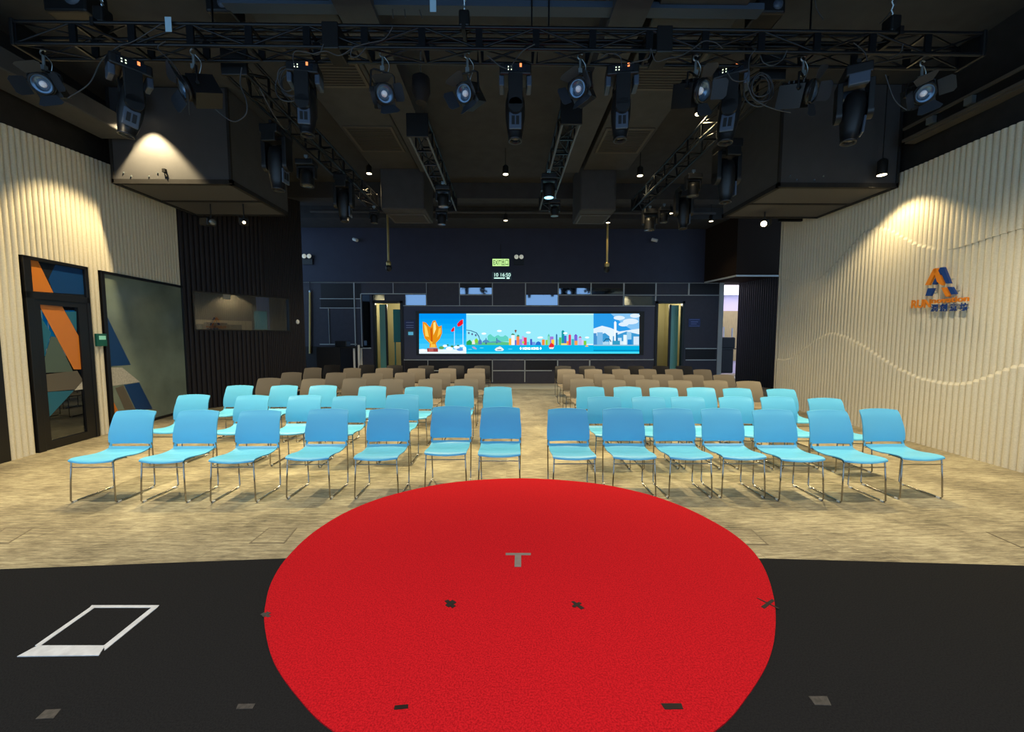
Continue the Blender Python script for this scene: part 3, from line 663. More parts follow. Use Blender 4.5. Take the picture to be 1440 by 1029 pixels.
for (x0, y0, x1, y1, lab) in ((523, 414.5, 541, 422, 'mirror panel above the left doorway'), (570, 414.5, 599, 429, 'mirror panel right of the left doorway top'), (647, 404.5, 691.5, 413.5, 'mirror strip above the screen, left of the exit sign'),
                         (740, 414.5, 784, 429, 'mirror panel above the screen middle, below the trim'), (786, 405, 830, 413.5, 'mirror strip above the screen, first one right of the middle'), (832, 405, 876, 413.5, 'mirror strip above the screen, second one right of the middle'),
                         (878, 416.5, 920, 429, 'dull mirror panel beside the right doorway top'), (509.5, 414.5, 522, 488.5, 'narrow tall mirror panel left of the left doorway')):
    b = MB(); bx(b, x0, y0, x1, y1, 0.0, 0.012)
    tag(b.build('mirror_panel', M_MIRROR), lab, 'mirror panel', 'mirror panels of the back wall')
dk = MB()
for (x0, y0, x1, y1) in ((451, 399, 498, 419.5), (451, 421, 498, 432.5), (500, 399, 508, 419), (600.5, 506.5, 691.5, 536), (740, 506.5, 783, 520), (647, 399, 691.5, 404.5), (786, 399, 876, 405), (878, 399, 921, 413), (970, 399, 1011, 413.5), (964, 491, 1006, 505), (428, 487, 503, 531), (569, 506.5, 601, 531)):
    bx(dk, x0, y0, x1, y1, 0.0, 0.008)
struct(dk.build('trim_3', M_PANELD), 'darker infill panels of the back wall', 'trim')
# video screen
sc = thing('video_screen', 'long wide LED screen showing a cartoon skyline on the back wall', 'screen')
b = MB(); bx(b, 568, 431, 918, 505, 0.0, 0.03); b.build('surround', mat('screen_surround', (68, 70, 92), 0.5), sc)
b = MB(); bx(b, 585, 437.5, 904, 499, 0.03, 0.07); b.build('bezel', M_BLACKP, sc)
class Pic:
    def __init__(s): s.v = []; s.f = []; s.c = []; s.k = 0
    def poly(s, pts, rgb, lift=None):
        s.k += 1; d = 0.0715 + s.k * 0.00002; o = len(s.v)
        if sum(pts[i][0] * pts[(i + 1) % len(pts)][1] - pts[(i + 1) % len(pts)][0] * pts[i][1] for i in range(len(pts))) > 0: pts = pts[::-1]
        s.v += [PBK.px(x, y, d) for x, y in pts]; s.f.append(tuple(range(o, o + len(pts)))); s.c.append(rgb)
    def rect(s, x0, y0, x1, y1, rgb): s.poly([(x0, y0), (x1, y0), (x1, y1), (x0, y1)], rgb)
    def ell(s, x, y, rx, ry, rgb, n=14): s.poly([(x + rx * math.cos(2 * PI * k / n), y + ry * math.sin(2 * PI * k / n)) for k in range(n)], rgb)
pc = Pic(); L_, T_, R_, B_ = 590.0, 441.0, 898.0, 497.0
def q1_(x, y): return (580 + x / 8, 430 + y / 8)
def q2_(x, y): return (740 + x / 8.47, 430 + y / 8.47)
for k in range(8):
    g = k / 7; pc.rect(L_, T_ + 7 * k, 656, T_ + 7 * (k + 1), (int(0 + 90 * g * g), int(145 + 60 * g), int(238 + 8 * g)))
pc.rect(L_, 491, 656, B_, (225, 240, 250))
for x, y, rx, ry, c in ((330, 470, 30, 18, (90, 160, 90)), (370, 450, 26, 14, (240, 245, 250)), (420, 480, 40, 22, (240, 245, 250)), (450, 455, 18, 12, (70, 130, 80)), (500, 465, 34, 18, (245, 250, 250)), (540, 490, 40, 16, (90, 150, 220)), (560, 450, 30, 14, (240, 245, 250)), (590, 480, 20, 24, (235, 245, 250)), (400, 440, 10, 8, (40, 110, 60)), (515, 445, 12, 8, (40, 110, 60)), (120, 500, 40, 16, (245, 250, 252))):
    x_, y_ = q1_(x, y); pc.ell(min(x_, 656 - rx / 8), min(y_, 497 - ry / 8), rx / 8, ry / 8, c)
pc.poly([q1_(*p) for p in ((195, 470), (198, 420), (142, 365), (122, 290), (120, 178), (158, 190), (185, 225), (205, 240), (232, 170), (262, 163), (285, 215), (300, 235), (332, 220), (337, 305), (312, 370), (268, 418), (280, 470))], (222, 140, 20))
for pts, c in ((((135, 200), (165, 235), (190, 350), (150, 340)), (250, 205, 90)), (((240, 190), (262, 180), (270, 260), (240, 330)), (255, 225, 140)), (((300, 255), (325, 245), (322, 310), (280, 360)), (245, 190, 70)), (((205, 260), (225, 240), (232, 400), (212, 400)), (200, 90, 10)), (((180, 370), (230, 410), (220, 440), (205, 420)), (240, 190, 60)), (((215, 430), (260, 430), (268, 465), (205, 465)), (250, 190, 70))):
    pc.poly([q1_(*p) for p in pts], c)
pc.poly([q1_(*p) for p in ((168, 475), (290, 475), (292, 516), (172, 516))], (150, 60, 60)); pc.poly([q1_(*p) for p in ((185, 480), (240, 480), (240, 512), (188, 512))], (185, 95, 90))
pc.poly([q1_(*p) for p in ((568, 150), (574, 150), (574, 440), (568, 440))], (225, 240, 250)); pc.poly([q1_(*p) for p in ((473, 235), (478, 235), (478, 440), (473, 440))], (215, 235, 250))
pc.poly([q1_(*p) for p in ((505, 205), (540, 165), (570, 152), (572, 200), (545, 225), (512, 235))], (226, 22, 40)); pc.poly([q1_(*p) for p in ((437, 275), (455, 250), (474, 237), (475, 278), (455, 292), (440, 290))], (226, 30, 44))
# cartoon skyline
pc.rect(656, T_, 834, 485, (146, 226, 242)); pc.rect(656, T_, 834, 443, (190, 245, 245)); pc.rect(656, 485, 834, B_, (10, 178, 226)); pc.rect(656, 494.5, 834, B_, (70, 215, 240))
tl = [q1_(*p) for p in ((845, 345), (860, 325), (880, 318), (905, 340), (925, 350), (945, 335), (965, 328), (990, 345), (1020, 345), (1045, 328), (1075, 350), (1085, 400), (850, 400))]; pc.poly(tl, (95, 205, 190))
for x0, x1 in ((608, 800), (800, 1100)):
    pc.poly([q1_(x0, 440), q1_(x0, 410), q1_((x0 + x1) / 2, 395), q1_(x1, 412), q1_(x1, 440)], (90, 190, 130))
for pts, c in ((((608, 268), (660, 275), (725, 300), (752, 340), (770, 400), (764, 402), (744, 345), (718, 306), (655, 282), (608, 275)), (40, 90, 130)), (((612, 400), (650, 380), (668, 405), (668, 438), (612, 438)), (40, 160, 80)), (((672, 400), (690, 375), (706, 400), (706, 430), (672, 430)), (225, 230, 225)), (((700, 385), (720, 362), (742, 385), (735, 415), (705, 415)), (130, 205, 60)), (((742, 395), (762, 370), (782, 395), (782, 432), (742, 432)), (80, 120, 190)), (((826, 360), (832, 360), (838, 430), (820, 430)), (60, 90, 140)), (((946, 360), (952, 360), (958, 420), (940, 420)), (60, 90, 140)), (((790, 398), (829, 372), (870, 402), (945, 402), (950, 372), (1000, 402), (1000, 412), (790, 412)), (80, 140, 190))):
    pc.poly([q1_(*p) for p in pts], c)
for x, y in ((636, 305), (674, 318), (714, 330)): pc.ell(*q1_(x, y), 1.3, 1.6, (90, 110, 150))
for x, y in ((805, 312), (978, 282), (1303, 300), (1440, 355)): pc.ell(*q1_(x, y), 3.4, 1.5, (240, 250, 250))
for x0, x1, y0, c in ((1085, 1118, 365, (240, 180, 70)), (1112, 1150, 320, (235, 240, 245)), (1150, 1172, 385, (90, 120, 210)), (1170, 1202, 335, (240, 130, 80)), (1202, 1232, 375, (150, 140, 220)), (1232, 1256, 340, (190, 170, 230)), (1252, 1285, 355, (225, 60, 90)), (1285, 1310, 405, (80, 195, 220)), (1322, 1345, 372, (70, 90, 190)), (1345, 1380, 405, (110, 150, 220))):
    a_, b_ = q1_(x0, y0), q1_(x1, 440); pc.rect(a_[0], a_[1], b_[0], b_[1], c)
pc.poly([q1_(*p) for p in ((1380, 440), (1390, 410), (1415, 398), (1440, 410), (1448, 440))], (40, 110, 200)); pc.ell(*q1_(1245, 410), 1.5, 1.8, (150, 220, 70)); pc.poly([q1_(*p) for p in ((1147, 275), (1160, 268), (1174, 275), (1166, 292), (1163, 305), (1158, 305), (1154, 292))], (130, 80, 70))
pc.poly([q1_(*p) for p in ((1110, 322), (1125, 308), (1150, 318), (1150, 328), (1110, 328))], (60, 140, 110)); pc.poly([q1_(*p) for p in ((1172, 338), (1185, 322), (1202, 332), (1202, 345), (1172, 345))], (60, 150, 110))
for x0, x1, y0, c in ((185, 218, 400, (240, 130, 60)), (228, 255, 405, (140, 205, 60)), (252, 280, 360, (130, 215, 190)), (280, 322, 365, (150, 120, 215)), (296, 332, 400, (250, 200, 60)), (350, 368, 345, (60, 110, 170)), (368, 388, 400, (120, 200, 220)), (388, 416, 375, (90, 190, 90)), (418, 450, 300, (20, 150, 160)), (448, 476, 355, (70, 100, 200)), (476, 505, 418, (245, 150, 60)), (500, 530, 345, (215, 60, 110)), (535, 566, 395, (50, 180, 190)), (568, 605, 350, (120, 100, 210)), (572, 608, 415, (240, 160, 80)), (618, 655, 375, (190, 180, 235)), (655, 680, 405, (205, 200, 235)), (680, 712, 415, (120, 200, 60)), (712, 790, 452, (225, 235, 240)), (412, 482, 445, (235, 215, 120))):
    a_, b_ = q2_(x0, y0), q2_(x1, 466); pc.rect(a_[0], a_[1], b_[0], b_[1], c)
for pts, c in ((((252, 362), (266, 330), (280, 362)), (90, 190, 170)), (((350, 348), (359, 330), (368, 348)), (60, 110, 170)), (((418, 302), (434, 288), (450, 302)), (20, 140, 150)), (((568, 352), (586, 335), (605, 352)), (100, 80, 190)), (((618, 378), (638, 360), (656, 378)), (160, 60, 90)), (((510, 348), (515, 322), (520, 348)), (200, 50, 100))):
    pc.poly([q2_(*p) for p in pts], c)
for x, y in ((25, 320), (155, 378), (462, 325), (720, 376)): pc.ell(*q2_(x, y), 3.0, 1.3, (242, 250, 250))
pc.poly([q2_(*p) for p in ((262, 490), (280, 452), (298, 440), (322, 455), (332, 482), (310, 495))], (222, 40, 50)); pc.poly([q2_(*p) for p in ((268, 492), (330, 492), (318, 512), (278, 512))], (240, 225, 215))
pc.poly([q2_(*p) for p in ((695, 485), (716, 462), (738, 485))], (245, 180, 90)); pc.poly([q1_(*p) for p in ((668, 460), (700, 458), (725, 480), (720, 490), (690, 482))], (170, 160, 200))
pc.poly([q1_(*p) for p in ((925, 490), (945, 470), (985, 455), (1010, 470), (1030, 490), (1015, 505), (940, 505))], (225, 235, 235)); pc.poly([q1_(*p) for p in ((955, 488), (1000, 488), (1000, 496), (955, 496))], (40, 90, 120))
for x, y in ((780, 472), (1100, 485), (650, 488)): pc.ell(*q1_(x, y), 3, 0.5, (110, 215, 240))
# skyline photograph
pc.rect(834, T_, R_, B_, (40, 150, 225)); pc.poly([(858, T_), (R_, T_), (R_, 470), (878, 458)], (130, 190, 235)); pc.poly([(834, 462), (846, 458), (858, 461), (870, 466), (884, 464), (R_, 462), (R_, 478), (834, 478)], (220, 235, 248))
for x, y, rx, ry in ((870, 447, 8, 3), (886, 452, 11, 4), (876, 456, 7, 3), (892, 444, 7, 3), (842, 464, 6, 3)): pc.ell(x, y, rx, ry, (215, 232, 246))
pc.poly([(834, 474), (850, 468), (858, 474), (880, 466), (R_, 470), (R_, 486), (834, 486)], (60, 150, 205))
for x0, x1, y0, c in ((796, 832, 325, (70, 140, 200)), (838, 905, 315, (120, 180, 225)), (985, 1025, 290, (220, 238, 248)), (1040, 1068, 195, (235, 246, 252)), (1060, 1082, 320, (40, 120, 170)), (905, 980, 425, (170, 210, 235)), (1085, 1130, 380, (190, 220, 240)), (1150, 1190, 345, (225, 240, 248)), (1190, 1245, 310, (150, 200, 232)), (1200, 1250, 400, (30, 130, 205)), (1270, 1335, 365, (205, 225, 242)), (1020, 1110, 415, (50, 150, 190)), (1110, 1150, 420, (210, 230, 242))):
    a_, b_ = q2_(x0, y0), q2_(x1, 470); pc.rect(a_[0], a_[1], min(b_[0], R_ - 0.2), b_[1], c)
pc.poly([q2_(*p) for p in ((1040, 198), (1052, 180), (1068, 198))], (235, 246, 252)); pc.poly([q2_(*p) for p in ((910, 430), (940, 388), (985, 388), (1010, 425), (1000, 430), (980, 400), (942, 402), (920, 432))], (20, 90, 130))
pc.rect(834, 485.5, R_, B_, (0, 172, 222)); pc.rect(834, 492, R_, 493, (0, 110, 160)); pc.rect(834, 494.5, R_, B_, (70, 215, 240)); pc.rect(834, 484.5, R_, 486, (150, 190, 210))
me = bpy.data.meshes.new('picture'); me.from_pydata([tuple(v) for v in pc.v], [], pc.f)
ca = me.color_attributes.new('Col', 'FLOAT_COLOR', 'CORNER'); li = 0
for p_, rgb in zip(me.polygons, pc.c):
    for _ in p_.vertices: ca.data[li].color = (*lin(rgb), 1); li += 1
ms = bpy.data.materials.new('screen_picture'); ms.use_nodes = True; nt = ms.node_tree; nt.nodes.clear()
o_ = nt.nodes.new('ShaderNodeOutputMaterial'); e_ = nt.nodes.new('ShaderNodeEmission'); v_ = nt.nodes.new('ShaderNodeVertexColor'); v_.layer_name = 'Col'; e_.inputs['Strength'].default_value = 1.1
nt.links.new(v_.outputs['Color'], e_.inputs['Color']); nt.links.new(e_.outputs[0], o_.inputs['Surface']); me.materials.append(ms)
po = bpy.data.objects.new('picture', me); C.objects.link(po); po.parent = sc
def back_text(body, px, y, wpx, hpx, m, parent, d, name='lettering', bold=0.0):
    a_ = PBK.px(px, y, d); b_ = PBK.px(px + wpx, y, d); hh = PBK.px(px, y - hpx, d).z - a_.z
    M = Matrix((Vector((1, 0, 0)), Vector((0, 0, 1)), Vector((0, -1, 0)))).transposed().to_4x4(); M.translation = a_
    mb = MB(); text_mb(mb, body, hh / 0.72, M, 0.0, width=b_.x - a_.x, bold=bold); return mb.build(name, m, parent)
back_text('\u2605 HONG KONG \u2605', 730.5, 491.4, 31, 3.4, M_LAMPW, sc, 0.078)
# exit sign, clock, emergency lights
ex = thing('exit_sign', 'lit green exit sign above the screen', 'exit sign')
yb_ = 0.13
b = MB(); bx(b, 692, 364.5, 716.5, 376, yb_, yb_ + 0.05); b.build('case', M_BLACKP, ex)
b = MB(); bx(b, 692.8, 365.3, 715.8, 375.3, yb_ + 0.05, yb_ + 0.055); b.build('lit_panel', M_EXIT, ex)
back_text('EXIT\u51fa\u53e3', 694, 373.6, 20.8, 6.6, M_EXITTXT, ex, yb_ + 0.058, bold=0.012)
b = MB(); bx(b, 703.6, 345, 704.6, 365, yb_ + 0.01, yb_ + 0.03); b.build('hanger', M_BLACK, ex)
ck = thing('digital_clock', 'digital wall clock with white digits under the exit sign', 'clock')
b = MB(); bx(b, 692, 383.5, 719.5, 394, yb_, yb_ + 0.06); b.build('case', M_CLOCKBODY, ck)
back_text('10 16:50', 695.5, 389.8, 22.5, 5.0, M_CLOCKTXT, ck, yb_ + 0.063)
b = MB(); bx(b, 695, 391.3, 710, 392.7, yb_ + 0.06, yb_ + 0.063); bx(b, 712.5, 390.9, 716.5, 393, yb_ + 0.06, yb_ + 0.063); b.build('date_bar', M_CLOCKTXT, ck)
def twin(x, y, label):
    t = thing('emergency_light', label, 'emergency light', (0, 0, 0), 0, 'twin emergency lights on the bulkhead')
    b = MB(); bx(b, x - 7, y + 3, x + 7, y + 11, yb_, yb_ + 0.06); b.build('battery_box', M_BLACKP, t)
    for dx in (-3.4, 3.4):
        c = PBK.px(x + dx, y, yb_ + 0.02)
        h = MB().lathe([(0.05, 0), (0.085, 0.1)], 14, 0, Matrix.Translation(c) @ frame_of((0, -1, 0))).build('lamp_head', M_BLACKP, t)
        MB().lathe([(0.078, 0.1), (0.06, 0.115), (0.001, 0.12)], 14, 0, Matrix.Translation(c) @ frame_of((0, -1, 0))).build('lens', mat('emergency_lens', (200, 205, 195), 0.15, emit=(230, 232, 215), estr=0.35), h)
twin(729.4, 363, 'black twin emergency light right of the exit sign'); twin(436, 362, 'black twin emergency light at the left end of the bulkhead')
def small_cam(x, y, label):
    t = thing('wall_camera', label, 'camera', (0, 0, 0), 0, 'small white wall cameras on the bulkhead'); c = PBK.px(x, y, yb_)
    MB().lathe([(0.05, 0), (0.05, 0.03), (0.02, 0.05), (0.02, 0.1)], 12, 0, Matrix.Translation(c) @ frame_of((0, -1, 0))).build('bracket', M_BLACKP, t)
    MB().rod(c + Vector((-0.07, -0.1, 0.03)), c + Vector((0.09, -0.2, -0.04)), 0.055, 12).build('body', M_WHITE, t)
small_cam(503.5, 339.5, 'small white camera on the bulkhead above the left doorway'); small_cam(916, 340, 'small white camera on the bulkhead above the right doorway')
# signs by the doors
t = thing('wall_sign', 'blue and white wall sign right of the left doorway', 'sign'); b = MB(); bx(b, 569.5, 450.5, 584, 462.5, 0.0305, 0.04); b.build('plate', M_NOTICE, t)
b = MB()
for y in (453, 457, 460): bx(b, 571.5, y, 582, y + 0.9, 0.04, 0.042)
b.build('print', mat('sign_print', (150, 160, 200), 0.5), t)
t = thing('access_panel', 'small lit door panel under the blue sign', 'panel'); b = MB(); bx(b, 573, 464.5, 583, 473, 0.0305, 0.04); b.build('case', M_CLOCKBODY, t)
b = MB(); bx(b, 574.5, 466.5, 581.5, 471, 0.04, 0.043); b.build('display', mat('panel_display', (90, 170, 200), emit=(90, 180, 210), estr=0.6), t)
t = thing('wall_sign', 'small navy wall sign right of the right doorway', 'sign'); b = MB(); bx(b, 968, 448, 984, 459.5, 0, 0.03); b.build('plate', M_NOTICE, t)
b = MB(); bx(b, 969, 449, 983, 449.6, 0.03, 0.032); bx(b, 969, 458, 983, 458.6, 0.03, 0.032); bx(b, 971, 452, 981, 453, 0.03, 0.032); bx(b, 971, 455, 979, 455.8, 0.03, 0.032); b.build('print', mat('sign_print2', (110, 125, 190), 0.5), t)

# doorways with rooms behind
def doorway(idx, x0, x1, label):
    t = thing('door_%d' % idx, label, 'door'); t['kind'] = 'structure'
    b = MB(); a0, a1 = X_(x0), X_(x1)
    PBK.box(b, a0, a0 + 0.09, 0, zdoor, -0.15, 0.03); PBK.box(b, a1 - 0.09, a1, 0, zdoor, -0.15, 0.03); PBK.box(b, a0, a1, zdoor - 0.08, zdoor, -0.15, 0.03)
    b.build('frame', M_DOORFRAME, t); return t, a0, a1
t, a0, a1 = doorway(3, 525, 567, 'left doorway in the back wall with a glass door standing open')
b = MB(); PBK.box(b, X_(530.5), X_(539.5), 0.02, zdoor - 0.1, -0.35, -0.31); lf = b.build('leaf', M_TEALGLASS, t)
b = MB(); PBK.box(b, X_(539), X_(541.5), 0.02, zdoor - 0.1, -0.36, -0.29); b.build('stile', M_DOORFRAME, t)
t, a0, a1 = doorway(4, 921, 962, 'right doorway in the back wall with a glass door standing open')
b = MB(); PBK.box(b, X_(947.5), X_(958.5), 0.02, zdoor - 0.12, -0.35, -0.31); b.build('leaf', M_TEALGLASS, t)
b = MB(); PBK.box(b, X_(945), X_(947.8), 0.02, zdoor - 0.1, -0.36, -0.29); b.build('stile', M_DOORFRAME, t)
rm = MB()
for (x0, x1) in ((515, 590), (900, 975)):
    a0, a1 = X_(x0), X_(x1)
    PBK.box(rm, a0, a1, 0, ZB - 0.1, -2.8, -2.7); PBK.box(rm, a0 - 0.1, a0, 0, ZB - 0.1, -2.8, -0.16); PBK.box(rm, a1, a1 + 0.1, 0, ZB - 0.1, -2.8, -0.16); PBK.box(rm, a0 - 0.1, a1 + 0.1, ZB - 0.1, ZB, -2.8, -0.16)
struct(rm.build('wall_side_rooms', M_OLIVE), 'olive walls of the two small rooms behind the doorways', 'wall')
yd = YB + 0.7; x0, x1 = at(553, 450, Y=yd).x, at(568, 450, Y=yd).x; z0, z1 = at(560, 481, Y=yd).z, at(560, 435, Y=yd).z
b = MB().box(x0, x1, yd, yd + 0.05, z0, z1).box(x0 + 0.03, x0 + 0.07, yd, yd + 0.04, 0, z0).box(x1 - 0.07, x1 - 0.03, yd, yd + 0.04, 0, z0)
tag(b.build('display_board', M_TEALBOARD), 'teal display board standing inside the left doorway', 'board')
for x in (552, 940):
    l = bpy.data.lights.new('side_room_lamp', 'POINT'); l.energy = 70; l.color = (1, 0.9, 0.65); l.shadow_soft_size = 0.2
    lo = bpy.data.objects.new('side_room_lamp', l); C.objects.link(lo); lo.location = PBK.pt(X_(x), ZB - 0.6, -1.4)
# bright room seen through the gap on the right
ga, gb = X_(1008), 9.0 + 12.6
rm = MB(); PBK.box(rm, ga, gb, 0, ZB, -4.1, -4.0); PBK.box(rm, ga - 0.1, ga, 0, ZB, -4.1, -0.16); PBK.box(rm, gb, gb + 0.1, 0, ZB, -4.1, -0.2)
struct(rm.build('wall_next_room', M_LILAC), 'pale lilac walls of the bright room beyond the gap', 'wall')
b = MB(); z1 = at(1025, 405, Y=YB + 3.9).z
PBK.box(b, ga, gb, 0.6, at(1025, 437, Y=YB + 3.9).z, -3.99, -3.95); struct(b.build('trim_4', M_WOOD), 'pale wood panelling in the bright room', 'trim')
for k in range(5):
    b = MB(); PBK.box(b, ga + 0.05, gb - 0.05, ZB - 0.06, ZB - 0.02, -0.9 - k * 0.65, -0.5 - k * 0.65)
    tag(b.build('ceiling_light', mat('panel_light', (255, 250, 255), emit=(250, 242, 255), estr=3.2)), 'white ceiling light strip in the bright room seen through the gap', 'light', 'ceiling light strips of the bright room')
b = MB(); b_x = (at(1025, 500, Y=YB + 0.5)).x
tb = thing('wheeled_bag', 'tall black equipment bag on a trolley in the bright gap', 'bag', (0, 0, 0))
yb0 = YB + 0.8; x0, x1 = at(1014, 500, Y=yb0).x, at(1032, 500, Y=yb0).x; zt_ = at(1020, 474, Y=yb0).z; zm = at(1020, 490, Y=yb0).z
MB().box(x0, x1, yb0, yb0 + 0.4, 0.30, zm - 0.02).box(x0 + 0.02, x1 + 0.06, yb0 + 0.02, yb0 + 0.38, zm, zt_).build('body', M_BAG, tb, 0.05, 3)
MB().box(x0, x1 + 0.08, yb0 - 0.01, yb0 + 0.41, zm - 0.03, zm + 0.01).build('strap', M_BLACK, tb)
MB().box(x0, x1 + 0.25, yb0 - 0.02, yb0 + 0.42, 0.08, 0.14).rod((x0 + 0.12, yb0 + 0.1, zt_), (x0 + 0.12, yb0 + 0.1, zt_ + 0.4), 0.03, 8).rod((x1 - 0.05, yb0 + 0.1, zt_), (x1 - 0.05, yb0 + 0.1, zt_ + 0.35), 0.03, 8).build('trolley', M_WHITE, tb)
for k in range(2):
    xx = x0 + 0.08 + k * (x1 - x0); MB().rod((xx, yb0 + 0.02, 0.06), (xx, yb0 + 0.08, 0.06), 0.06, 12).build('wheel', M_BLACKP, tb)
# dark table and brass pole at the left of the back wall
tb = thing('equipment_table', 'dark draped equipment table in the shadowed left corner', 'table', (0, 0, 0))
ty = YB - 1.2; tx0, tx1 = at(446, 500, Y=ty).x, at(500, 500, Y=ty).x; tz = at(470, 488, Y=ty).z
MB().box(tx0, tx1, ty, ty + 0.8, tz - 0.04, tz).box(tx0 - 0.01, tx1 - 0.5, ty - 0.02, ty, 0.25, tz).build('top', M_TABLE, tb)
for x in (tx0 + 0.05, tx1 - 0.1):
    for y in (ty + 0.06, ty + 0.72): MB().box(x, x + 0.05, y, y + 0.05, 0, tz - 0.04).build('leg', M_WHITE if x > tx0 + 0.5 else M_BLACK, tb)
b = MB().box(0, 0.4, 0, 0.35, 0, 0.2, 0, Matrix.Translation((tx0 + 0.5, ty + 0.2, tz))); tag(b.build('equipment_case', M_BLACKP, None, 0.02), 'black equipment case on the dark draped table', 'case')
b = MB(); p0, p1 = at(504, 485, Y=ty - 0.1), at(504, 530, Y=ty - 0.1); b.box(p0.x - 0.02, p0.x + 0.03, ty - 0.12, ty - 0.06, 0, p0.z); tag(b.build('white_post', M_WHITE), 'slim white post right of the dark equipment table', 'post')
p0, p1 = at(436, 411, Y=YB - 0.05), at(436, 497, Y=YB - 0.05)
t = thing('pull_pole', 'tall slim brass pole at the left end of the back wall', 'pole'); MB().rod((p1.x, p1.y, p1.z), (p0.x, p0.y, p0.z), 0.035, 10).build('rod', M_BRASS, t)
MB().lathe([(0.04, 0), (0.045, 0.04), (0.02, 0.08)], 10, 0, Matrix.Translation(p0)).build('finial', M_STEEL, t); MB().rod((p0.x, p0.y, p0.z + 0.08), (p0.x, p0.y, ZB), 0.012, 8).build('upper_rod', M_BLACK, t)

# ------------------------------------------------------------------ ceiling
ce = MB().box(-9, 10, -2, 15, CEIL, CEIL + 0.2).build('ceiling', M_CEIL); struct(ce, 'dark painted open ceiling', 'ceiling')
def beam(name, x0, x1, y0, y1, z0, z1, m, label, cat='beam'):
    return struct(MB().box(x0, x1, y0, y1, z0, z1).build(name, m), label, cat)
beam('ceiling_beam', -1.98, -1.54, 1, 9.5, 5.5, CEIL, M_DUCT, 'painted ceiling beam left of the middle')
beam('ceiling_beam', 1.25, 1.67, 1, 9.5, 5.5, CEIL, M_DUCT, 'painted ceiling beam right of the middle')
yy = 11.2
beam('ceiling_beam', -8, 8, yy, yy + 0.4, at(690, 279, Y=yy).z, CEIL, M_CEIL, 'cross beam under the ceiling near the back')
beam('ceiling_beam', -8, 8, 13.2, YB - 0.1, at(700, 321, Y=YB - 0.12).z + 0.0, CEIL, M_CEIL, 'dropped ceiling margin in front of the bulkhead')
t = tag(MB().tube([(-6, 12.6, at(700, 298, Y=12.6).z), (6.5, 12.6, at(700, 298, Y=12.6).z)], 0.05, 8).build('ceiling_pipe', M_DUCT), 'long painted pipe across the ceiling near the back', 'pipe')
beam('ceiling_beam', -3.3, 3.05, 4.95, 5.1, 5.56, 5.63, M_BLUEBEAM, 'blue grey steel beam just above the front truss')
def duct(x0, x1, label, zdrop, xd0, xd1):
    t = thing('air_duct', label, 'duct'); MB().box(x0, x1, 4.0, 9.6, 5.6, CEIL - 0.01).build('run', M_DUCT, t, 0.02)
    MB().box(xd0, xd1, 9.62, 10.8, zdrop, CEIL - 0.01).build('drop', M_DUCT, t, 0.05, 3)
    for (gx0, gx1, gy0, gy1, gz) in ((x0 + 0.12, x1 - 0.12, 7.75, 8.65, 5.6), (x0 + 0.12, x1 - 0.12, 5.6, 6.5, 5.6), (xd0 + 0.1, xd1 - 0.1, 9.95, 10.6, zdrop)):
        g = MB().box(gx0, gx1, gy0, gy1, gz - 0.012, gz - 0.002).build('grille', M_GRILLE, t)
        b = MB()
        for q in ((gx0 - 0.05, gx1 + 0.05, gy0 - 0.05, gy0), (gx0 - 0.05, gx1 + 0.05, gy1, gy1 + 0.05), (gx0 - 0.05, gx0, gy0, gy1), (gx1, gx1 + 0.05, gy0, gy1)): b.box(*q, gz - 0.022, gz - 0.002)
        n = 14
        for k in range(n):
            yk = gy0 + (gy1 - gy0) * (k + 0.5) / n; b.box(gx0, gx1, yk - 0.008, yk + 0.008, gz - 0.018, gz - 0.01)
        b.build('grille_frame', M_GRILLEF, g)
duct(-3.1, -2.05, 'painted air duct with grilles left of the middle', 4.68, -2.95, -1.92); duct(1.8, 2.85, 'painted air duct with grilles right of the middle', 4.68, 1.75, 2.6)
# wall-side ducts / tray rails
BY = 7.1; BZ = at(325, 258, Y=BY).z; BY2 = at(425, 303, Z=BZ).y
t = tag(MB().box(-6.8, -6.25, 1.5, BY - 0.05, 5.02, 5.3).build('wall_duct', M_DUCT, None, 0.02), 'long painted duct along the top of the left wall', 'duct')
t = thing('cable_tray', 'dark cable tray with pale rails along the top of the right wall', 'cable tray')
MB().box(6.45, 6.62, 1.5, 6.6, 4.82, 4.85).box(6.4, 6.43, 1.5, 6.6, 4.84, 4.88).box(6.4, 6.43, 1.5, 6.6, 5.02, 5.06).build('rail', M_GRILLEF, t)
MB().box(6.43, 6.5, 1.5, 6.6, 4.86, 5.04).build('web', M_BLACK, t)
for yy_ in (5.6, 6.1): MB().box(6.36, 6.42, yy_, yy_ + 0.1, 4.9, 5.0).build('bracket', M_STEEL, t)
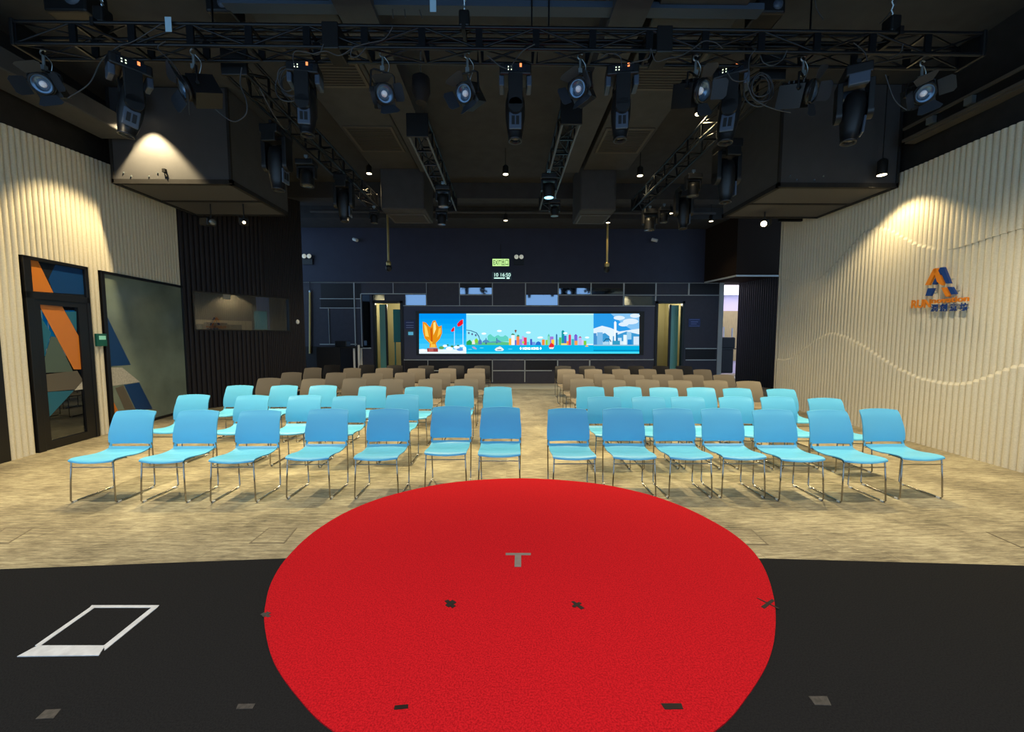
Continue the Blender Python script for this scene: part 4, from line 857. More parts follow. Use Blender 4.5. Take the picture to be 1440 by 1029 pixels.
# hanging boxes at both sides
def hbox(x0, x1, label, y0=None):
    t = thing('equipment_housing', label, 'housing'); y0 = y0 or BY; z0 = at(325, 258, Y=y0).z; y1 = at(425, 303, Z=z0).y
    MB().box(x0, x1, y0, y1, z0 + 0.03, CEIL - 0.01).build('body', M_BOX, t, 0.008)
    MB().box(x0 + 0.06, x1 - 0.06, y0 + 0.06, y1 - 0.06, z0, z0 + 0.03).build('underside', M_SOFFIT, t)
    b = MB()
    for q in ((x0 - 0.02, x1 + 0.02, y0 - 0.02, y0 + 0.05), (x0 - 0.02, x1 + 0.02, y1 - 0.05, y1 + 0.02), (x0 - 0.02, x0 + 0.05, y0, y1), (x1 - 0.05, x1 + 0.02, y0, y1), (x0, x1, (y0 + y1) / 2 - 0.03, (y0 + y1) / 2 + 0.03)): b.box(*q, z0 - 0.015, z0 + 0.06)
    for xx in (x0, x1): b.box(xx - 0.02, xx + 0.02, y0 - 0.02, y0 + 0.02, z0, CEIL - 0.02)
    b.build('edge_frame', M_BLACKPAINT, t)
    for (dx, dz_) in ((0.18, 0.12), (0.3, 0.06), (0.75, 0.12), (0.6, 0.06)):
        MB().lathe([(0.012, 0), (0.012, 0.01)], 8, 0, Matrix.Translation((x0 + dx, y0, z0 + 0.05 + dz_)) @ frame_of((0, -1, 0))).build('bolt', M_STEEL, t)
    return t
hbox(at(160, 255, Y=BY).x, at(325, 258, Y=BY).x, 'large box housing hung from the ceiling beside the left wall')
hbox(at(1095, 262, Y=6.85).x, 6.6, 'large box housing hung from the ceiling beside the right wall', 6.85)
p = at(231, 240, Y=BY - 0.02)
t = tag(MB().box(p.x - 0.025, p.x + 0.025, BY - 0.04, BY - 0.001, p.z - 0.03, p.z + 0.03).rod((p.x, BY - 0.025, p.z), (p.x + 0.04, BY - 0.025, p.z - 0.1), 0.012).build('toggle_latch', M_BLACK), 'small black latch on the left box housing', 'latch')

# ------------------------------------------------------------------ trusses
def truss(p0, p1, w, h, bay, label, group, plates=(), solid_ends=True, phase=0, upw=0.03, low=None):
    """box truss between p0 and p1 (bottom centre points)"""
    p0, p1 = Vector(p0), Vector(p1); u = (p1 - p0).normalized(); L = (p1 - p0).length; v = Vector((-u.y, u.x, 0)); z = Vector((0, 0, 1))
    t = thing('lighting_truss', label, 'truss', p0, 0, group)
    def c(i, j, s): return u * s + v * (w / 2 * (1 if i else -1)) + z * (h * j)
    for i in (0, 1):
        for j in (0, 1): MB().rod(c(i, j, 0), c(i, j, L), 0.021, 10).build('chord', (low or M_TRUSS) if j == 0 else M_TRUSS, t)
    b = MB(); n = max(1, round(L / bay)); st_ = L / n
    for k in range(n):
        s0_, s1_ = k * st_, (k + 1) * st_; fl = (k + phase) % 2
        for i in (0, 1): b.rod(c(i, fl, s0_), c(i, 1 - fl, s1_), 0.012, 6)
        for j in (0, 1): b.rod(c(fl, j, s0_), c(1 - fl, j, s1_), 0.010, 6)
    b.build('diagonal_bracing', M_TRUSS, t)
    for k in range(n + 1):
        s0_ = k * st_; b = MB(); Mu = Matrix((u, v, z)).transposed().to_4x4(); hw_ = upw / 2
        for i in (-1, 1): b.box(s0_ - hw_, s0_ + hw_, i * w / 2 - 0.012, i * w / 2 + 0.012, 0, h, 0, Mu)
        for j in (0, h): b.box(s0_ - 0.014, s0_ + 0.014, -w / 2, w / 2, j - 0.012, j + 0.012, 0, Mu)
        b.build('upright_frame', M_TRUSS, t)
    Mx = Matrix((u, v, z)).transposed().to_4x4()
    for s0_ in list(plates) + ([0, L] if solid_ends else []):
        pw = 0.09 if s0_ in plates else 0.02
        MB().box(s0_ - pw, s0_ + pw, -w / 2 - 0.03, w / 2 + 0.03, -0.03, h + 0.03, 0, Mx).build('end_plate', M_BLACK, t, 0.01)
    return t
TZ = 4.92; TH_ = 0.225; TY0, TY1 = 4.7, 4.94
xl, xr = at(20, 50, Y=4.7).x, at(1382, 60, Y=4.72).x
T1 = truss((xl, 4.82, TZ), (xr, 4.84, TZ), 0.24, TH_, 0.65, 'long black front truss across the top carrying the spotlights', 'lighting trusses', plates=(at(470, 50, Y=4.8).x - xl, at(930, 50, Y=4.8).x - xl), upw=0.075)
ZT = 4.85
truss((-3.245, 5.05, ZT), (-3.245, 9.9, ZT), 0.25, 0.25, 0.5, 'black side truss running back from the front truss, far left', 'lighting trusses')
truss((3.245, 5.05, ZT), (3.245, 10.1, ZT), 0.25, 0.25, 0.5, 'black side truss running back from the front truss, far right', 'lighting trusses')
truss((-1.39, 6.5, ZT), (-1.39, 10.2, ZT), 0.28, 0.3, 0.5, 'short black middle truss with end plate, left of the two', 'lighting trusses', low=M_RAIL)
truss((0.96, 6.1, ZT), (0.96, 10.1, ZT), 0.26, 0.3, 0.5, 'short black middle truss with end plate, right of the two', 'lighting trusses', low=M_RAIL)
for y, lab in ((46, 'upper black rigging pipe behind the front truss'), (56, 'lower black rigging pipe behind the front truss')):
    yp = 4.94; p = at(700, y, Y=yp); b = MB().rod((-3.6, yp, p.z), (4.4, yp, p.z), 0.02, 8)
    for x in (-3.4, 0.3 if y < 50 else 0.5, 3.6): b.rod((x, yp, p.z), (x, yp, CEIL - 0.005), 0.01, 6)
    tag(b.build('rigging_pipe', M_TRUSS), lab, 'pipe')
def coil(x, y, z, label):
    t = thing('cable_coil', label, 'cable', (x, y, z), 0, 'cable coils on the front truss')
    for k in range(5):
        r = 0.12 + 0.02 * (k % 3); cx_, cz_ = 0.03 * math.sin(k * 2.1), 0.03 * math.cos(k * 1.7); ph = k
        MB().tube([(cx_ + r * math.cos(a_), 0.02 * k + 0.02 * math.sin(2 * a_ + ph), cz_ - 0.12 + 1.15 * r * math.sin(a_)) for a_ in [q * PI / 10 for q in range(21)]], 0.008, 6).build('loop', M_CABLE, t)
p = at(405, 100, Y=5.0); coil(p.x, p.y, p.z, 'coiled cables hanging at the near end of the left side truss')
p = at(1072, 108, Y=5.0); coil(p.x, p.y, p.z, 'coiled cables hanging at the near end of the right side truss')
# hoists and chains above the front truss
def hoist(x, label, ytop):
    t = thing('chain_hoist', label, 'hoist', (at(x, 30, Y=4.8).x, 4.82, TZ + TH_ + 0.03), 0, 'chain hoists over the front truss')
    MB().box(-0.06, 0.06, -0.07, 0.07, 0.02, 0.2).build('motor', M_BLACK, t, 0.02)
    b = MB(); zz = 0.2; k = 0
    while TZ + TH_ + 0.03 + zz < CEIL - 0.01:
        b.rod((0.012 * (k % 2), 0.012 * ((k + 1) % 2), zz), (-0.012 * (k % 2), -0.012 * ((k + 1) % 2), zz + 0.05), 0.008, 6); zz += 0.045; k += 1
    b.build('chain', M_STEEL, t); MB().box(-0.02, 0.02, -0.14, 0.14, -0.07, 0.02).build('hook_plate', M_BLACK, t)
hoist(653, 'black chain hoist above the middle of the front truss', 0); hoist(143, 'black chain hoist above the left end of the front truss', 0); hoist(1256, 'black chain hoist above the right part of the front truss', 0)
# ceiling lumps above
for (x, y, wx, wz, lab) in ((108, 8, 0.5, 0.35, 'dark speaker box tucked above the left end of the front truss'), (318, 18, 0.3, 0.2, 'small projector tucked above the front truss, left part'), (1075, 20, 0.34, 0.2, 'dark carry case on top of the front truss, right part')):
    p = at(x, y, Y=5.2); t = thing('ceiling_unit', lab, 'unit', p)
    MB().box(-wx / 2, wx / 2, -0.15, 0.15, -wz / 2, wz / 2).build('body', M_BLACKP, t, 0.03, 3); MB().lathe([(wz * 0.3, 0), (wz * 0.25, 0.02), (0.01, 0.025)], 14, 0, Matrix.Translation((wx * 0.2, -0.15, 0)) @ frame_of((0, -1, 0))).build('front_cone', M_GREYPL, t)
    MB().box(-0.02, 0.02, -0.02, 0.02, wz / 2, CEIL - p.z).build('hanger', M_BLACK, t)
for (x, y0, y1, w_, lab) in ((237, 24, 45, 5, 'pale tag hanging on the front truss, left part'), (609, 0, 17, 4.5, 'pale blue tag hanging above the middle of the front truss')):
    a_, b_ = at(x - w_, y0, Y=4.66), at(x + w_, y1, Y=4.66)
    tag(MB().box(a_.x, b_.x, 4.655, 4.66, b_.z, a_.z).build('paper_tag', mat('pale_tag', (170, 205, 222), 0.6)), lab, 'tag')

# ------------------------------------------------------------------ lighting fixtures
def clamp(t, z0, z1, x=0, y=0):
    b = MB().rod((x, y, z1), (x, y, z0), 0.014, 8); b.tube([(x + 0.03 * math.cos(a_), y + 0.0, z0 + 0.03 + 0.032 * math.sin(a_)) for a_ in [PI * 1.5 - k * PI / 6 for k in range(9)]], 0.009, 6)
    b.box(x - 0.022, x + 0.022, y - 0.022, y + 0.022, z1, z1 + 0.05); return b.build('hook_clamp', M_STEEL, t)
def fresnel(px, py, Y, d, label, s=1.0, open_=28, roll=0.35):
    """px,py: lens centre; d: where it points"""
    c = at(px, py, Y=Y); d = Vector(d).normalized(); org = c - d * 0.13 * s
    zc = TZ - 0.02 - org.z
    t = thing('fresnel_spotlight', label, 'spotlight', org, 0, 'fresnel spotlights with barn doors on the front truss')
    R = frame_of(d) @ Matrix.Rotation(roll, 4, 'Z')
    # keep barn doors roughly level: local x horizontal
    b = MB(); b.X = R
    b.lathe([(0.05 * s, -0.20 * s), (0.088 * s, -0.185 * s), (0.098 * s, -0.15 * s), (0.098 * s, 0.06 * s), (0.112 * s, 0.065 * s), (0.112 * s, 0.10 * s), (0.103 * s, 0.10 * s), (0.1 * s, 0.06 * s), (0.04 * s, 0.02 * s)], 20)
    b.box(-0.105 * s, 0.105 * s, -0.135 * s, 0.08 * s, -0.19 * s, 0.05 * s)
    for k in range(4): b.box(-0.06 * s, 0.06 * s, 0.088 * s, 0.112 * s, -0.13 * s + k * 0.045 * s, -0.115 * s + k * 0.045 * s)
    body = b.build('body', M_BLACKP, t)
    b = MB(); b.X = R; b.lathe([(0.1 * s, 0.098 * s), (0.085 * s, 0.105 * s), (0.055 * s, 0.085 * s), (0.03 * s, 0.06 * s)], 24, cap=False); b.lathe([(0.101 * s, 0.09 * s), (0.103 * s, 0.115 * s), (0.09 * s, 0.115 * s), (0.088 * s, 0.1 * s)], 24, 1, cap=False)
    ln = b.build('lens', [M_LENS, M_BLACKP], t)
    b = MB(); b.X = R; b.lathe([(0.034 * s, 0.062 * s), (0.03 * s, 0.078 * s), (0.02 * s, 0.088 * s), (0.002 * s, 0.092 * s)], 18); b.build('lamp', M_BULB, ln)
    for k in range(4):
        a_ = math.radians(open_ + (12 if k % 2 else 0)); w0_, w1_, ll = (0.07 * s, 0.115 * s, 0.115 * s) if k % 2 else (0.085 * s, 0.09 * s, 0.15 * s)
        Rk = Matrix.Rotation(PI / 2 * k, 4, 'Z'); b = MB(); b.X = R @ Rk
        r0 = 0.108 * s; z0 = 0.115 * s; dx, dz_ = math.sin(a_), math.cos(a_)
        b.slab([(r0, -w0_, z0), (r0, w0_, z0), (r0 + ll * dx * 0.8, w1_, z0 + ll * dz_ * 0.8), (r0 + ll * dx, w1_ * 0.7, z0 + ll * dz_), (r0 + ll * dx, -w1_ * 0.7, z0 + ll * dz_), (r0 + ll * dx * 0.8, -w1_, z0 + ll * dz_ * 0.8)], 0.004, (dz_, 0, -dx))
        b.build('barn_door', M_BARN, t)
    yx = R.to_3x3().col[0]; hx_ = Vector((d.y, -d.x, 0)).normalized() * 0.135 * s
    top = Vector((0, 0, max(0.15 * s, zc - 0.16)))
    MB().tube([hx_, hx_ * 1.02 + Vector((0, 0, 0.05)), hx_ * 0.95 + top * 0.9, hx_ * 0.7 + top, -hx_ * 0.7 + top, -hx_ * 0.95 + top * 0.9, -hx_ * 1.02 + Vector((0, 0, 0.05)), -hx_], 0.011, 6).rod(hx_ * 1.15, hx_ * 0.7, 0.02, 8).rod(-hx_ * 1.15, -hx_ * 0.7, 0.02, 8).build('yoke', M_BLACK, t)
    clamp(t, zc, top.z)
    MB().tube(spline([Vector((0.02, 0, zc)), Vector((0.07, 0.02, (zc + top.z) / 2)), Vector((0.03, 0.03, top.z - 0.05)), Vector((0, 0.05, 0.09 * s))], 5), 0.004, 5).build('safety_cable', M_STEEL, t)
    return t
FZ = 4.72
fresnel(57, 118, 4.75, (0.45, -0.8, -0.42), 'black fresnel spotlight at the far left end of the front truss', 1.0, 45)
fresnel(253, 124, FZ, (-0.66, -0.65, -0.35), 'black fresnel spotlight pointing left, above the left box housing', 1.12, 60)
fresnel(542, 132, FZ, (0.42, -0.78, -0.45), 'black fresnel spotlight left of the middle, first left of the tall moving head', 1.0)
fresnel(651, 131, FZ, (-0.32, -0.82, -0.42), 'black fresnel spotlight just left of the middle moving head', 1.0)
fresnel(811, 124, FZ, (-0.42, -0.82, -0.36), 'black fresnel spotlight just right of the middle moving head', 1.0)
fresnel(993, 127, FZ, (0.5, -0.76, -0.36), 'large black fresnel spotlight right of the second middle moving head', 1.15, 55)
fresnel(1148, 128, FZ, (0.62, -0.72, -0.3), 'warm lit fresnel spotlight pointing right, in front of the right box housing', 1.12, 60)
fresnel(1303, 131, 4.78, (-0.3, -0.85, -0.42), 'black fresnel spotlight at the far right end of the front truss', 1.0, 45)

def moving_head(px, ytop, ylens, Y, label, rz=0.0, tilt=(0, 0), s=1.0, led=True, group='tall moving head spotlights'):
    top = at(px, ytop, Y=Y); bot = at(px, ylens, Y=Y); L = top.z - bot.z
    t = thing('moving_head_light', label, 'stage light', top, rz, group)
    k = L / 0.86
    b = MB().box(-0.19 * k, 0.19 * k, -0.13 * k, 0.13 * k, -0.15 * k, -0.02 * k); base = b.build('base', M_BLACKP, t, 0.02 * k, 3)
    MB().box(-0.13 * k, 0.13 * k, -0.135 * k, -0.129 * k, -0.12 * k, -0.04 * k).build('control_panel', M_LENSDK, base)
    if led:
        b = MB()
        for i in range(4): b.box((-0.09 + 0.035 * (i % 2)) * k, (-0.078 + 0.035 * (i % 2)) * k, -0.138 * k, -0.134 * k, (-0.075 - 0.03 * (i // 2)) * k, (-0.063 - 0.03 * (i // 2)) * k)
        b.build('indicator_led', M_LEDW, base); MB().box(0.05 * k, 0.075 * k, -0.139 * k, -0.134 * k, -0.07 * k, -0.03 * k).build('orange_led', M_LEDO, base)
    for sx in (-1, 1): MB().box(sx * 0.165 * k - 0.03 * k, sx * 0.165 * k + 0.03 * k, -0.1 * k, 0.1 * k, -0.26 * k, -0.13 * k).build('base_handle', M_GREYPL if led else M_BLACK, base, 0.012)
    y = MB().lathe([(0.08 * k, -0.16 * k), (0.08 * k, -0.14 * k)], 16); y.box(-0.075 * k, 0.075 * k, -0.15 * k, 0.15 * k, -0.2 * k, -0.15 * k)
    for sy in (-1, 1): y.box(-0.085 * k, 0.085 * k, sy * 0.15 * k - 0.03 * k, sy * 0.15 * k + 0.03 * k, -0.52 * k, -0.16 * k).lathe([(0.085 * k, -0.03 * k), (0.085 * k, 0.03 * k)], 16, 0, Matrix.Translation((0, sy * 0.15 * k, -0.52 * k)) @ Matrix.Rotation(PI / 2, 4, 'X'))
    y.build('yoke', M_BLACKP, t, 0.008)
    Rt_ = Matrix.Translation((0, 0, -0.50 * k)) @ Matrix.Rotation(tilt[0], 4, 'X') @ Matrix.Rotation(tilt[1], 4, 'Y')
    h = MB(); h.X = Rt_
    h.lathe([(0.04 * k, 0.24 * k), (0.095 * k, 0.21 * k), (0.118 * k, 0.1 * k), (0.12 * k, 0.0), (0.116 * k, -0.12 * k), (0.098 * k, -0.24 * k), (0.082 * k, -0.33 * k), (0.085 * k, -0.335 * k), (0.085 * k, -0.36 * k), (0.07 * k, -0.36 * k), (0.066 * k, -0.32 * k)], 20, cap=True)
    hd = h.build('head', M_BLACKP, t)
    g = MB(); g.X = Rt_; g.box(-0.075 * k, 0.075 * k, -0.126 * k, -0.1 * k, -0.27 * k, -0.07 * k); g.build('head_cover', M_GREYPL, hd, 0.012 * k)
    g = MB(); g.X = Rt_; g.box(-0.045 * k, -0.008 * k, -0.13 * k, -0.122 * k, -0.22 * k, -0.12 * k).box(0.008 * k, 0.045 * k, -0.13 * k, -0.122 * k, -0.22 * k, -0.12 * k); g.build('vent', M_BLACK, hd)
    g = MB(); g.X = Rt_; g.lathe([(0.07 * k, -0.325 * k), (0.04 * k, -0.34 * k), (0.002, -0.345 * k)], 18); g.build('lens', M_LENSDK, hd)
    for x in (-0.1, 0.1): MB().rod((x * k, 0, -0.02 * k), (x * k, 0, 0.03), 0.016, 8).box(x * k - 0.03, x * k + 0.03, -0.02, 0.02, 0.01, 0.05).build('clamp', M_BLACK, t)
    return t
moving_head(724.5, 96, 199, 4.94, 'tall moving head light hanging in the middle of the front truss', 0.0)
moving_head(874, 96, 198, 4.94, 'tall moving head light right of the middle, second one along', -0.12)
moving_head(429, 93, 191, 4.94, 'tall moving head light in front of the left air duct', 0.15)
moving_head(181, 86, 193, 4.7, 'tall moving head light in front of the left box housing', 0.9, (0.12, 0.16))
moving_head(1028, 96, 201, 5.1, 'tall moving head light in front of the right side truss', -0.5, (0.0, 0.1))
moving_head(1203, 98, 202, 4.8, 'tall moving head light in front of the right box housing', 1.1, (0.1, 0.05))
moving_head(388, 180, 268, 6.0, 'tall moving head light on the left side truss, nearer one', 1.5, (0, 0), 1, False, 'moving head lights on the side trusses')
moving_head(483, 248, 312, 7.65, 'tall moving head light on the left side truss, farther one', 1.6, (0, 0), 1, False, 'moving head lights on the side trusses')
moving_head(1023, 200, 285, 6.1, 'tall moving head light on the right side truss, nearer one', 1.6, (0, 0), 1, False, 'moving head lights on the side trusses')
moving_head(962, 262, 322, 8.0, 'tall moving head light on the right side truss, farther one', 1.5, (0, 0), 1, False, 'moving head lights on the side trusses')

def wash(px, ytop, ylens, Y, label, lens=M_LENSDK, rz=0.0):
    top = at(px, ytop, Y=Y); bot = at(px, ylens, Y=Y); k = (top.z - bot.z) / 0.42
    t = thing('wash_light', label, 'stage light', top, rz, 'short wash lights under the trusses')
    MB().box(-0.15 * k, 0.15 * k, -0.11 * k, 0.11 * k, -0.1 * k, 0.0).build('base', M_BLACKP, t, 0.02 * k)
    y = MB().box(-0.15 * k, 0.15 * k, -0.05 * k, 0.05 * k, -0.13 * k, -0.1 * k)
    for sx in (-1, 1): y.box(sx * 0.135 * k - 0.02 * k, sx * 0.135 * k + 0.02 * k, -0.05 * k, 0.05 * k, -0.3 * k, -0.1 * k)
    y.build('yoke', M_BLACKP, t, 0.008)
    h = MB().lathe([(0.05 * k, -0.15 * k), (0.1 * k, -0.17 * k), (0.115 * k, -0.26 * k), (0.108 * k, -0.36 * k), (0.112 * k, -0.4 * k), (0.112 * k, -0.42 * k), (0.1 * k, -0.42 * k)], 18).build('head', M_BLACKP, t)
    MB().lathe([(0.1 * k, -0.418 * k), (0.06 * k, -0.424 * k), (0.002, -0.428 * k)], 18).build('lens', lens, h)
    MB().rod((0, 0, 0), (0, 0, 0.06), 0.016, 8).box(-0.03, 0.03, -0.02, 0.02, 0.05, 0.09).build('clamp', M_STEEL, t)
M_LENSG = mat('grey_lens', (120, 122, 120), 0.2, 0.4)
wash(431, 226, 262, 6.9, 'short wash light on the left side truss', M_LENSG); wash(526, 295, 314, 9.6, 'short wash light at the far end of the left side truss', M_LENSG)
wash(975, 246, 276, 7.3, 'short wash light on the right side truss', M_LENSG); wash(914, 295, 324, 9.5, 'short wash light at the far end of the right side truss', M_LENSG)
wash(934, 292, 313, 9.3, 'small wash light beside the far end of the right side truss', M_LENSG)
wash(623, 262, 291, 7.9, 'short wash light under the left middle truss, nearer one', M_LENSG); wash(621, 293, 316, 9.3, 'short wash light under the left middle truss, farther one', M_LENSG)
wash(772, 246, 278, 7.3, 'short wash light glowing cyan under the right middle truss', M_LAMPC); wash(780, 282, 304, 8.6, 'dark short wash light under the right middle truss', M_LENSG)
# spare plates/blocks at the near ends of the middle trusses
p = at(592, 120, Y=6.2)
t = thing('cable_bundle_bag', 'black chain bag hanging in front of the left middle truss', 'bag', p); MB().lathe([(0.04, 0.16), (0.13, 0.1), (0.14, -0.1), (0.08, -0.25)], 12).build('bag', M_BAG, t); MB().rod((0, 0, 0.16), (0, 0, CEIL - p.z), 0.01, 6).build('chain', M_STEEL, t)

# cables draped on the front truss
def cable(pts, label, Y=4.66, r=0.006, m=None):
    q = [at(x, y, Y=Y + 0.015 * math.sin(i * 2)) for i, (x, y) in enumerate(pts)]
    if pts[0][1] <= 2: q.insert(0, Vector((q[0].x, q[0].y, CEIL - 0.004)))
    return tag(MB().tube(spline(q, 6), r, 6).build('cable', m or M_CABLE), label, 'cable', 'loose cables on the front truss')
cable([(228, 33), (190, 57), (168, 65), (150, 78), (140, 90), (125, 118), (95, 138)], 'grey cable running down left of the tall moving head at the left box')
cable([(233, 58), (222, 68), (242, 88), (262, 118)], 'grey cable looping down to the spotlight above the left box')
cable([(340, 95), (338, 118), (346, 140), (347, 158), (338, 168), (325, 170), (303, 154)], 'long grey cable loop hanging right of the left box spotlight')
cable([(455, 62), (448, 76), (432, 74), (416, 72), (412, 82), (416, 95)], 'grey cable running to the moving head before the left duct')
cable([(500, 64), (478, 78), (458, 72), (440, 76)], 'wavy grey cable left of the dark truss joint')
cable([(552, 38), (540, 55), (512, 62), (496, 68), (494, 80), (505, 78), (515, 66)], 'grey cable curling over the truss beside the dark joint')
cable([(752, 62), (735, 72), (722, 88), (718, 97)], 'grey cable rising from the middle moving head')
cable([(685, 78), (702, 92), (714, 97)], 'short grey cable left of the middle moving head')
cable([(845, 80), (858, 75), (872, 80), (874, 95)], 'short grey cable arching to the second moving head')
cable([(880, 92), (890, 88), (912, 82), (915, 68), (922, 86), (940, 82), (958, 78), (975, 68), (990, 58), (1006, 60), (1016, 68)], 'long wavy grey cable right of the second moving head')
cable([(1062, 70), (1054, 82), (1052, 105), (1044, 114), (1030, 112), (1022, 100)], 'grey cable loop right of the large spotlight')
cable([(1050, 112), (1058, 136), (1075, 148), (1095, 155), (1112, 158)], 'grey cable sagging towards the right box housing')
cable([(1107, 70), (1100, 84), (1086, 92), (1074, 88), (1069, 78)], 'grey cable swag under the truss left of the warm spotlight')
cable([(1200, 60), (1216, 74), (1219, 92), (1210, 102)], 'grey cable curving to the moving head before the right box')
cable([(1270, 62), (1266, 74), (1252, 82)], 'short grey cable at the right end of the truss')
cable([(1245, 105), (1258, 140), (1275, 155)], 'thin grey cable dropping to the far right spotlight')
cable([(555, 0), (552, 12), (553, 26)], 'thin cable hanging from the ceiling left of the middle', 5.0); cable([(560, 0), (568, 10), (570, 25)], 'thin cable hanging beside another left of the middle', 5.0)
cable([(587, 0), (590, 14), (594, 26)], 'thin pale cable hanging left of the pale blue tag', 5.0); cable([(1146, 0), (1150, 15), (1158, 28)], 'thin cable hanging above the warm spotlight', 5.0); cable([(1260, 2), (1250, 20), (1236, 34)], 'thin cable hanging beside the right chain hoist', 5.0)
def cable2(pts, label): return tag(MB().tube(spline([Vector(p) for p in pts], 6), 0.009, 6).build('cable', M_CABLE), label, 'cable', 'cable bundles on the side trusses')
for sx, nm in ((-1, 'left'), (1, 'right')):
    x = 3.245 * sx
    cable2([(x, 5.2, 5.1), (x - 0.1 * sx, 5.6, 4.9), (x + 0.05, 6.0, 5.05), (x - 0.15 * sx, 6.5, 4.86), (x, 7.0, 5.05), (x - 0.1 * sx, 7.7, 4.86), (x, 8.4, 5.0), (x - 0.1 * sx, 9.2, 4.84)], 'dark cable woven along the %s side truss' % nm)
    cable2([(x - 0.13 * sx, 5.3, 4.85), (x - 0.2 * sx, 5.5, 4.6), (x - 0.18 * sx, 5.8, 4.58), (x - 0.12 * sx, 6.1, 4.85)], 'hanging cable loop under the near end of the %s side truss' % nm)

# ------------------------------------------------------------------ small ceiling fixtures
def spot(loc, energy, col, size, blend=0.6, target=None, rad=0.06, name='lamp'):
    l = bpy.data.lights.new(name, 'SPOT'); l.energy = energy; l.color = col; l.spot_size = math.radians(size); l.spot_blend = blend; l.shadow_soft_size = rad
    o = bpy.data.objects.new(name, l); C.objects.link(o); o.location = loc
    d = (Vector(target) - Vector(loc)) if target else Vector((0, 0, -1))
    o.rotation_euler = d.to_track_quat('-Z', 'Y').to_euler(); return o
WARM = (1.0, 0.78, 0.43)
def pendant(px, py, Y, label, energy=0, size=80, ln=0.16, r=0.065, cord_to=None, blend=0.5):
    p = at(px, py, Y=Y); t = thing('pendant_downlight', label, 'downlight', p, 0, 'small round downlights under the ceiling')
    MB().lathe([(r, 0.0), (r, ln), (r * 0.6, ln + 0.03)], 16).build('housing', M_DOWN, t)
    MB().lathe([(r * 0.92, -0.004), (r * 0.92, 0.002)], 16).build('lens', M_LAMP, t)
    MB().rod((0, 0, ln + 0.02), (0, 0, (cord_to or CEIL) - p.z), 0.008, 6).build('stem', M_BLACK, t)
    if energy: spot((p.x, p.y, p.z - 0.03), energy, WARM, size, blend)
    return p
pendant(519, 244, 9.9, 'lit downlight left of the left air duct', 170, 110)
pendant(711, 245, 9.2, 'lit downlight in the middle of the ceiling, nearer one', 170, 110)
pendant(900, 247, 9.0, 'lit downlight right of the right air duct', 170, 110)
pendant(711, 310, 12.2, 'lit downlight in the middle of the ceiling, farther one', 40, 100)
pendant(855, 313, 12.4, 'lit downlight above the right brass camera pole', 40, 100)
pendant(943, 300, 12.0, 'lit downlight behind the far end of the right side truss', 40, 100)
pendant(1000, 311, 12.6, 'lit downlight near the right bulkhead corner', 40, 100)
pendant(1077, 304, 8.9, 'lit downlight under the back edge of the right box housing', 30, 90)
pendant(983, 160, 6.6, 'lit downlight behind the large right spotlight', 150, 110)
prw = pendant(1240, 246, 6.66, 'lit downlight on a long stem at the corner of the right box housing', 170, 112, 0.22, 0.07, None, 0.4)
# left twin of it, hidden behind the moving head
plw = pendant(194, 150, 6.85, 'downlight on a stem at the corner of the left box housing', 760, 84, 0.22, 0.07, None, 0.3)

def cctv(px, y0, y1, Y, label):
    a_, b_ = at(px, y0, Y=Y), at(px, y1, Y=Y)
    t = thing('ceiling_camera', label, 'camera', b_, 0, 'dome cameras on brass poles'); h = a_.z - b_.z
    MB().rod((0, 0, 0.0), (0, 0, CEIL - b_.z - 0.005), 0.035, 12).build('pole', M_BRASS, t); MB().lathe([(0.07, -0.05), (0.08, 0), (0.08, 0.05), (0.045, 0.09)], 14).build('collar', M_BRASS, t)
    MB().lathe([(0.002, -0.24), (0.07, -0.21), (0.1, -0.14), (0.1, -0.09), (0.08, -0.05)], 16).build('dome', M_BLACKP, t)
cctv(546.5, 320, 371, 12.8, 'black dome camera on a brass pole left of the exit sign'); cctv(853.5, 320, 373, 12.8, 'black dome camera on a brass pole right of the exit sign')
def proj_light(px, py, Y, d, label, bright, L=0.4, q=1.0):
    p = at(px, py, Y=Y); d = Vector(d).normalized(); t = thing('projector_spot', label, 'spotlight', p, 0, 'small spotlights under the box housings')
    b = MB(); b.X = frame_of(d); b.box(-0.08, 0.08, -0.07, 0.07, -L, 0).build('body', M_BLACKP, t, 0.015)
    b = MB(); b.X = frame_of(d); b.lathe([(0.06, 0.0), (0.07, 0.06), (0.055 * q, 0.062)], 16).build('barrel', M_BLACKP, t)
    b = MB(); b.X = frame_of(d); b.lathe([(0.055 * q, 0.063), (0.04 * q, 0.072), (0.002, 0.076)], 16).build('lens', M_LAMP if bright else M_LENSG, t)
    MB().rod((0, 0, 0.05), (0, 0, (4.2 if p.x > 0 else BZ - 0.02) - p.z), 0.012, 6).build('hanger', M_BLACK, t)
proj_light(297, 312, 8.1, (0.75, -0.5, -0.12), 'small grey spotlight under the left box housing, beside the cream wall', False, 0.34)
proj_light(343, 312, 8.1, (0.5, -0.7, -0.35), 'small lit spotlight under the left box housing, by its back edge', True, 0.34, 0.5)
proj_light(1075, 314, 8.1, (-0.55, -0.6, -0.3), 'small brightly lit spotlight under the right box housing', True, 0.3)
yt = BY2 + 0.12; p0, p1 = at(1095, 306, Y=yt), at(1166, 309, Y=yt)
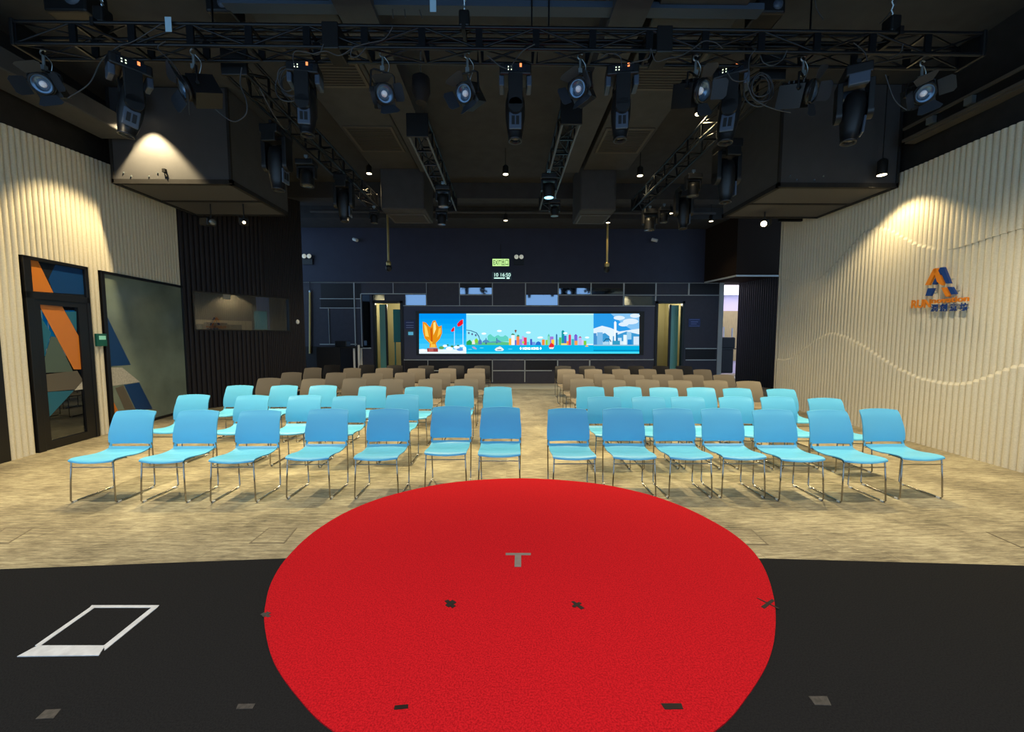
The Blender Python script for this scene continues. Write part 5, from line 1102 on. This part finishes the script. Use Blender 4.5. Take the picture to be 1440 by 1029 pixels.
tag(MB().box(p0.x, min(p1.x, 6.6), yt - 0.03, yt + 0.03, p1.z - 0.04, p1.z + 0.04).rod((p0.x + 0.2, yt, p1.z), (p0.x + 0.2, yt, CEIL - 0.01), 0.012, 6).build('track_bar', M_BLACK), 'black track bar beside the back edge of the right box housing', 'bar')

# ------------------------------------------------------------------ light
world = bpy.data.worlds.new('blue_fill'); bpy.context.scene.world = world; world.use_nodes = True  # even blue fill added for the cool light from behind the camera
bg = world.node_tree.nodes['Background']; bg.inputs['Color'].default_value = (0.42, 0.68, 1.0, 1); bg.inputs['Strength'].default_value = 1.4
# theatre lamps under the trusses and house lights over the seats
HOUSE = (1.0, 0.83, 0.54)
spot((-2.85, 6.5, 5.8), 560, WARM, 44, 0.6, (-3.2, 6.4, 4.9), 0.05, 'house_and_added_lamp'); spot((-2.8, 8.9, 5.8), 330, WARM, 40, 0.6, (-3.2, 8.9, 4.9), 0.05, 'house_and_added_lamp'); spot((2.8, 8.2, 5.8), 330, WARM, 44, 0.6, (3.2, 8.2, 4.9), 0.05, 'house_and_added_lamp')  # unseen spots added to put warm highlights on the side trusses
for x, e in ((-4.2, 700), (-1.5, 720), (1.5, 720), (4.2, 700)): spot((x, 5.8, 4.5), e, (1.0, 0.80, 0.40), 80, 1.0, (x, 5.65, 0), 0.035, 'house_and_added_lamp')
for x, e in ((-4.2, 680), (4.2, 680)): spot((x, 3.4, 4.6), e, HOUSE, 130, 0.9, (x * 1.15, 3.7, 0), 0.06, 'house_and_added_lamp')
for x, y, e in ((-2.3, 8.0, 300), (0.2, 8.2, 240), (2.3, 8.0, 300)): spot((x, y, 4.3), e, HOUSE, 130, 0.8, None, 0.06, 'house_and_added_lamp')
for x, e in ((-3.5, 190), (0.2, 190), (3.5, 190)): spot((x, 10.6, 4.4), e, HOUSE, 120, 0.8, None, 0.06, 'house_and_added_lamp')
spot((0.0, 0.3, 4.9), 700, (1, 0.9, 0.76), 84, 1.0, (0.0, 0.8, 0), 0.1, 'stage_lamp')

sc_ = bpy.context.scene; vs = sc_.view_settings
vs.view_transform = 'Standard'; vs.look = 'None'; vs.exposure = 0.0; vs.gamma = 1.0; vs.use_curve_mapping = False
